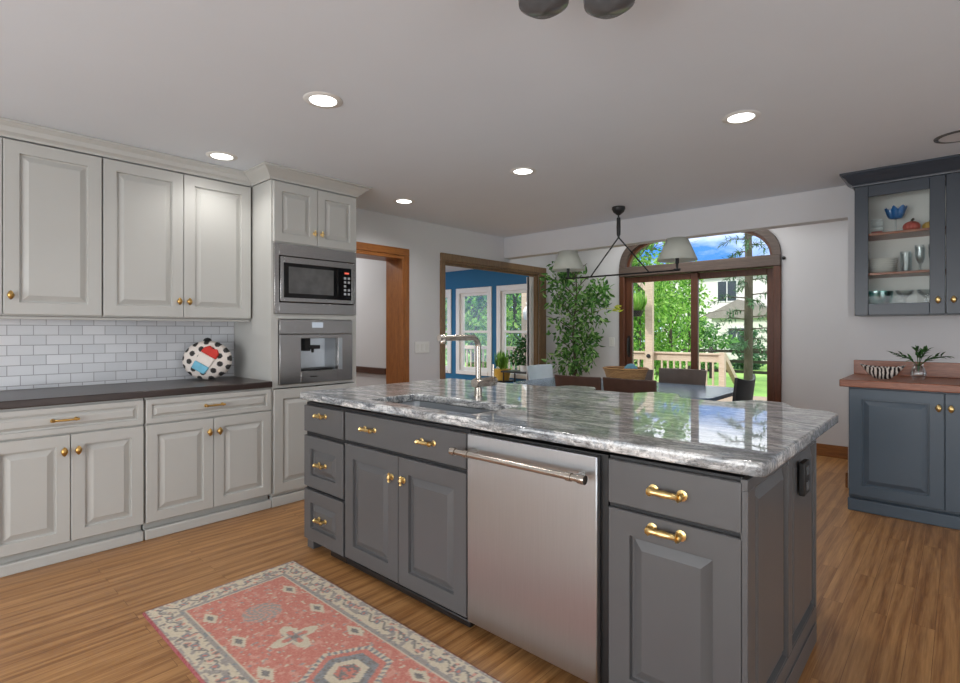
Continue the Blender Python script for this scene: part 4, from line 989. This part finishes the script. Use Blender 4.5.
# plants in the sunroom
t = thing('plant_stand', 'low black plant stand in the sunroom by the window', 'stand', (-5.38, 6.95, 0))
box('stand_top', M['black'], t, -.32, .38, -.18, .18, .60, .625, .003)
for sx in (-.28, .34):
    for sy in (-.15, .15): MB().tube([(sx, sy, .6), (sx, sy, 0)], .012, 8).build('leg', M['black'], t)
t = thing('potted_bush', 'dark green leafy potted plant on the black stand in the sunroom', 'plant', (-5.32, 6.95, .6255))
MB().lathe([(.001, 0), (.08, 0), (.10, .10), (.09, .10), (.001, .09)], (0, 0, 0), 20, cap=False).build('pot', M['ceramic'], t)
m = MB(); foliage(m, [((0, 0, .30), (.22, .18, .20)), ((.02, 0, .48), (.12, .1, .14)), ((-.15, 0, .22), (.16, .14, .12))], 320, .075, .034, .3); m.build('foliage', M['leaf_dark'], t, fix=False)
MB().tube([(0, 0, .08), (.01, 0, .45)], .007, 6).build('stem', M['bark'], t)
t = thing('side_table', 'small dark table under the yellow potted plant in the sunroom', 'table', (-5.86, 7.0, 0))
MB().lathe([(.001, .42), (.20, .42), (.20, .445), (.001, .445)], (0, 0, 0), 24, cap=False).build('table_top', M['black'], t); MB().lathe([(.12, 0), (.12, .02), (.02, .03), (.02, .419)], (0, 0, 0), 16).build('leg', M['black'], t)
t = thing('yellow_potted_plant', 'yellow green potted plant in a yellow pot in the sunroom', 'plant', (-5.86, 7.0, .4455))
MB().lathe([(.001, 0), (.12, 0), (.155, .17), (.165, .19), (.15, .19), (.14, .17), (.001, .16)], (0, 0, 0), 24, cap=False).build('pot', M['pot_yellow'], t)
m = MB()
for k in range(150):
    a = random.random() * 2 * PI; r = random.random() ** .5; p = Vector((.05 * r * math.cos(a), .05 * r * math.sin(a), .17 + random.random() * .12)); leaf(m, p, Vector((math.cos(a) * r * .9, math.sin(a) * r * .9, 1.1)), Vector((math.cos(a), math.sin(a), .2)), random.uniform(.12, .24), .035, .2, .3)
m.build('foliage', M['leaf_bright'], t, fix=False)

# ------------------------------------------------------------------ outside
GZ = -.75
struct(MB().box(-70, 30, YN + 1.05, 90, GZ - .2, GZ).build('ground', M['lawn']))
o = MB().box(-6.7, -.5, YN + .9, 12.3, -.16, -.10).build('deck', M['deck']); struct(o)
ry = 12.05
t = thing('deck_railing', 'pale wood deck railing with thin balusters beyond the patio door', 'railing', (0, ry, 0))
box('top_rail', M['rail_wood'], t, -6.6, -3.86, -.07, .07, .76, .80, .004); box('upper_rail', M['rail_wood'], t, -6.6, -3.9, -.02, .02, .60, .76, .003); box('lower_rail', M['rail_wood'], t, -6.6, -3.9, -.02, .02, .02, .09, .003)
x = -6.5
bal = None
for k in range(38):
    if x > -4.0: break
    if abs(x + 5.44) > .14:
        if bal is None: bal = box('baluster', M['rail_wood'], t, -.018, .018, -.018, .018, .0905, .599, 0); bal.location.x = x
        else:
            q = bal.copy(); COL.objects.link(q); q.location.x = x
    x += .145
box('newel_post', M['rail_wood'], t, -3.90, -3.78, -.06, .06, -.10, .82, .004)
for px, pz in ((-5.44, .70), (-3.84, .70)):
    pass
t = thing('porch_post', 'tall pale wood porch post rising from the deck railing', 'post', (-5.44, ry - .13, -.10))
box('shaft', M['rail_wood'], t, -.09, .09, -.05, .05, 0, 2.60, .004)
MB().prism([(-.02, 2.25), (.06, 2.25), (-.30, 2.66), (-.36, 2.60)], 'xz', -.03, .03).build('brace', M['rail_wood'], t)
MB().lathe([(.001, -.085), (.045, -.08), (.05, -.052)], (0, 0, .80), 14, 'y', cap=False).build('post_light', M['black'], t)
t = thing('stair_railing', 'sloping pale wood stair rail going down from the deck', 'railing', (-3.84, ry + .03, 0))
MB().add(*(lambda a, b: ([(-.05, .07, .80), (.05, .07, .80), (.05, .07, .66), (-.05, .07, .66), (.04, .95, -.02), (.13, .95, -.02), (.13, .95, -.16), (.04, .95, -.16)], [(0, 1, 2, 3), (4, 7, 6, 5), (0, 4, 5, 1), (1, 5, 6, 2), (2, 6, 7, 3), (3, 7, 4, 0)]))(0, 0)).build('handrail', M['rail_wood'], t)
box('lower_post', M['rail_wood'], t, .035, .135, .951, 1.05, GZ, .02, .003)
MB().lathe([(.001, -.085), (.045, -.08), (.05, -.062)], (0, 0, .70), 14, 'y', cap=False).build('post_light', M['black'], t)
t = thing('hanging_fern', 'hanging basket of arching green fern on the porch post', 'plant', (-5.52, 11.45, 1.62))
MB().lathe([(.001, 0), (.09, 0), (.15, .14), (.14, .14), (.001, .12)], (0, 0, 0), 20, cap=False).build('hanging_pot', M['black'], t)
m = MB()
for k in range(170):
    a = random.random() * 2 * PI; r = random.uniform(.3, 1); L = random.uniform(.22, .36); d = Vector((math.cos(a) * r, math.sin(a) * r, .75)); leaf(m, Vector((.05 * math.cos(a), .05 * math.sin(a), .12)), d, Vector((math.cos(a), math.sin(a), 0)) + rv() * .2, L * 1.2, .045, .2, .55)
m.build('foliage', M['leaf_bright'], t, fix=False)
m = MB()
for a in (0, 2.1, 4.2): m.tube([(.14 * math.cos(a), .14 * math.sin(a), .14), (.02, .2, .86)], .004, 5)
m.tube([(.02, .2, .86), (.06, .50, .90)], .008, 6); m.build('hanger', M['black'], t)
t = thing('deck_lantern', 'white lantern on a weathered post outside the sunroom window', 'lantern', (-6.70, 8.75, -.10))
box('post', M['rail_wood'], t, -.06, .06, -.05, .05, 0, 2.25, .004)
MB().lathe([(.05, 1.62), (.07, 1.65), (.085, 1.80), (.05, 1.86), (.012, 1.90), (.012, 1.96)], (.12, -.10, 0), 12).build('lantern_glass', M['ceramic'], t); MB().tube([(.12, -.10, 1.94), (.05, -.04, 1.98)], .01, 6).build('bracket', M['white'], t)
t = thing('sunroom_deck_railing', 'pale wood railing outside the sunroom windows', 'railing', (0, 9.2, 0))
box('top_rail', M['rail_wood'], t, -9.5, -6.9, -.05, .05, .86, .94, .004); box('lower_rail', M['rail_wood'], t, -9.5, -6.9, -.02, .02, .06, .12, .003)
bal = None
for k in range(20):
    x = -9.45 + k * .13
    if bal is None: bal = box('baluster', M['rail_wood'], t, -.018, .018, -.018, .018, .121, .859, 0); bal.location.x = x
    else:
        q = bal.copy(); COL.objects.link(q); q.location.x = x
struct(MB().box(-12, -4.6, SY + .16, 9.3, -.16, -.10).build('deck_sunroom', M['deck'], None))
for oname in ('deck_sunroom',): pass

def tree(name, label, loc, h, rad, n, mat, leafsize, crown0=.25, group=None, trunk=.09, lean=0):
    t = thing(name, label, 'tree', (loc[0], loc[1], GZ), random.random() * 6, group)
    m = MB(); m.tube([(0, 0, 0), (lean * .3, 0, h * .4), (lean * .6, .05, h * .7), (lean, 0, h * .95)], trunk, 8, [trunk, trunk * .8, trunk * .5, trunk * .15])
    for k in range(12):
        z = h * (crown0 + (1 - crown0) * k / 12); a = k * 2.4; r = rad * .8
        m.tube([(0, 0, z), (r * .5 * math.cos(a), r * .5 * math.sin(a), z + .12 * h), (r * math.cos(a), r * math.sin(a), z + .16 * h)], .03, 5, [trunk * .35, trunk * .2, trunk * .08])
    m.build('trunk', M['bark'], t)
    m = MB(); bl = []
    for k in range(14):
        z = h * (crown0 + (1 - crown0) * random.random()); q = (z / h - crown0) / (1 - crown0); rr = rad * (math.sin(PI * min(.95, .2 + .75 * q)) ** .8); a = random.random() * 6.28; d = rr * .6 * random.random() ** .5
        bl.append(((d * math.cos(a), d * math.sin(a), z), (rr * .55, rr * .55, h * .11)))
    foliage(m, bl, n, leafsize, leafsize * .55, .3); m.build('crown', mat, t, fix=False); return t
G1 = 'trees outside the sunroom'; G2 = 'trees beyond the deck'
tree('maple_tree', 'bright green tree filling the sunroom window by the faucet', (-10.3, 11.0), 6.6, 1.6, 2600, M['leaf_bright'], .19, .12, G1)
tree('maple_tree', 'bright green trees behind the sunroom glass', (-11.4, 11.2), 7.0, 2.2, 2400, M['leaf_bright'], .22, .12, G1)
tree('maple_tree', 'bright green trees behind the sunroom glass', (-10.6, 13.3), 7.5, 2.3, 2400, M['leaf_mid'], .22, .12, G1)
tree('maple_tree', 'dark leaved tree behind the white lantern outside the sunroom', (-8.7, 12.0), 6.6, 1.9, 2500, M['leaf_mid'], .2, .1, G1)
tree('maple_tree', 'bright green trees behind the sunroom glass', (-13.4, 16.5), 8.0, 2.8, 2000, M['leaf_bright'], .3, .08, G1)
tree('birch_tree', 'thin bright green tree behind the porch post', (-7.1, 14.9), 5.0, 1.15, 1900, M['leaf_bright'], .15, .12, G2, .05)
tree('birch_tree', 'light green tree next to the patio door centre stile', (-7.2, 17.4), 5.4, 1.25, 2100, M['leaf_bright'], .17, .12, G2, .06)
tree('birch_tree', 'light green tree at the hinge side of the patio door glass', (-9.0, 18.3), 5.8, 1.6, 1900, M['leaf_mid'], .2, .1, G2, .06)
tree('birch_tree', 'slim young tree seen just past the patio door centre stile', (-7.75, 20.5), 4.6, .95, 900, M['leaf_bright'], .15, .3, G2, .05)
tree('bushy_tree', 'dense green bush in front of the pale house', (-9.9, 27.0), 3.1, 1.9, 1500, M['leaf_mid'], .24, .02, G2)
tree('bushy_tree', 'low dense bush beyond the fence, beside the pine trunk', (-8.3, 30.0), 2.0, 1.3, 900, M['leaf_pine'], .26, .02, G2)
tree('bushy_tree', 'bushy trees closing off the garden beyond the lawn', (-14.5, 32.0), 5.2, 2.9, 1800, M['leaf_mid'], .34, .02, G2)
tree('bushy_tree', 'bushy trees closing off the garden beyond the lawn', (-17.5, 30.0), 6.0, 3.2, 1800, M['leaf_bright'], .36, .02, G2)
tree('bushy_tree', 'bushy tree beside the house at the edge of the glass', (-6.6, 34.0), 5.0, 1.9, 1500, M['leaf_pine'], .32, .02, G2)
# pine with drooping layered boughs
t = thing('pine_tree', 'tall pine with a straight grey trunk in front of the pale house', 'tree', (-5.95, 21.6, GZ), 0, G2)
m = MB(); m.tube([(0, 0, 0), (.02, 0, 4), (-.03, 0, 9)], .14, 10, [.16, .14, .07])
m2 = MB()
for k in range(44):
    z = 1.3 + 7.4 * k / 44 + random.uniform(-.1, .1); a = k * 2.399; L = random.uniform(.9, 1.7) * (1 - .45 * k / 44)
    p0 = Vector((0, 0, z)); p1 = Vector((L * .6 * math.cos(a), L * .6 * math.sin(a), z + .05)); p2 = Vector((L * math.cos(a), L * math.sin(a), z - .18))
    m.tube([p0, p1, p2], .02, 5, [.03, .018, .006])
    for q in range(46):
        u_ = .25 + .75 * random.random(); p = p0.lerp(p1, u_ / .6) if u_ < .6 else p1.lerp(p2, (u_ - .6) / .4)
        leaf(m2, p + rv() * .05, (p2 - p0).normalized() * .7 + rv() * .8, Vector((0, 0, 1)), .24, .045)
m.build('trunk', M['bark'], t); m2.build('needles', M['leaf_pine'], t, fix=False)
# bare fine branched tree by the arch
t = thing('bare_tree', 'fine twiggy tree against the clouds in the arched window', 'tree', (-8.2, 15.6, GZ), 0, G2)
m = MB()
def twig(p, d, L, r, lev):
    e_ = p + d * L; m.tube([p, p.lerp(e_, .5) + rv() * L * .05, e_], r, 5, [r, r * .8, r * .5])
    if lev: 
        for _ in range(3): twig(p.lerp(e_, random.uniform(.55, 1)), (d + rv() * .55).normalized(), L * .68, r * .5, lev - 1)
twig(Vector((0, 0, 0)), Vector((0, 0, 1)), 2.6, .06, 5); m.build('trunk', M['bark'], t)
m = MB(); foliage(m, [((0, 0, 4.6), (1.3, 1.3, 1.3))], 260, .13, .07, .2); m.build('crown', M['leaf_bright'], t, fix=False)
# fence
t = thing('garden_fence', 'dark wood rail fence across the lawn', 'fence', (0, 23.5, GZ))
for z in (.28, .70, 1.12): box('rail', M['fence_wood'], t, -10.5, -3.0, -.03, .03, z, z + .12, .0)
for k in range(4): box('fence_post', M['fence_wood'], t, -10.4 + k * 2.4, -10.26 + k * 2.4, -.1, -.031, 0, 1.36, 0)
# house beyond
t = thing('neighbour_house', 'pale sided house with grey roofs beyond the garden', 'house', (0, 38, GZ))
f = MB(); f.box(-16.6, -8.6, .5, 7, 0, 5.9); f.box(-12.3, -8.0, -1.6, .49, 0, 3.0); f.build('wall', M['siding'], t)
f = MB(); f.prism([(-17.0, 5.91), (-16.2, 6.55), (-9.0, 6.55), (-8.2, 5.91)], 'xz', .0, 7.5)
f.build('roof', M['shingle'], t)
f = MB(); f.prism([(-12.7, 3.0), (-10.6, 4.05), (-7.6, 3.0), (-7.6, 2.85), (-12.7, 2.85)], 'xz', -1.9, .45); f.build('porch_roof', M['shingle'], t)
for x0, x1, z0, z1 in ((-12.55, -11.35, 4.1, 5.45), (-15.6, -14.9, 3.4, 4.9), (-11.2, -10.2, .9, 2.2)):
    yy = .5 if z0 > 3 else -1.6
    w_ = box('window', M['white'], t, x0 - .08, x1 + .08, yy - .06, yy - .005, z0 - .08, z1 + .08, 0)
    box('pane', M['dark_pane'], w_, x0, (x0 + x1) / 2 - .04, yy - .08, yy - .061, z0, z1, 0); box('pane', M['dark_pane'], w_, (x0 + x1) / 2 + .04, x1, yy - .08, yy - .061, z0, z1, 0)
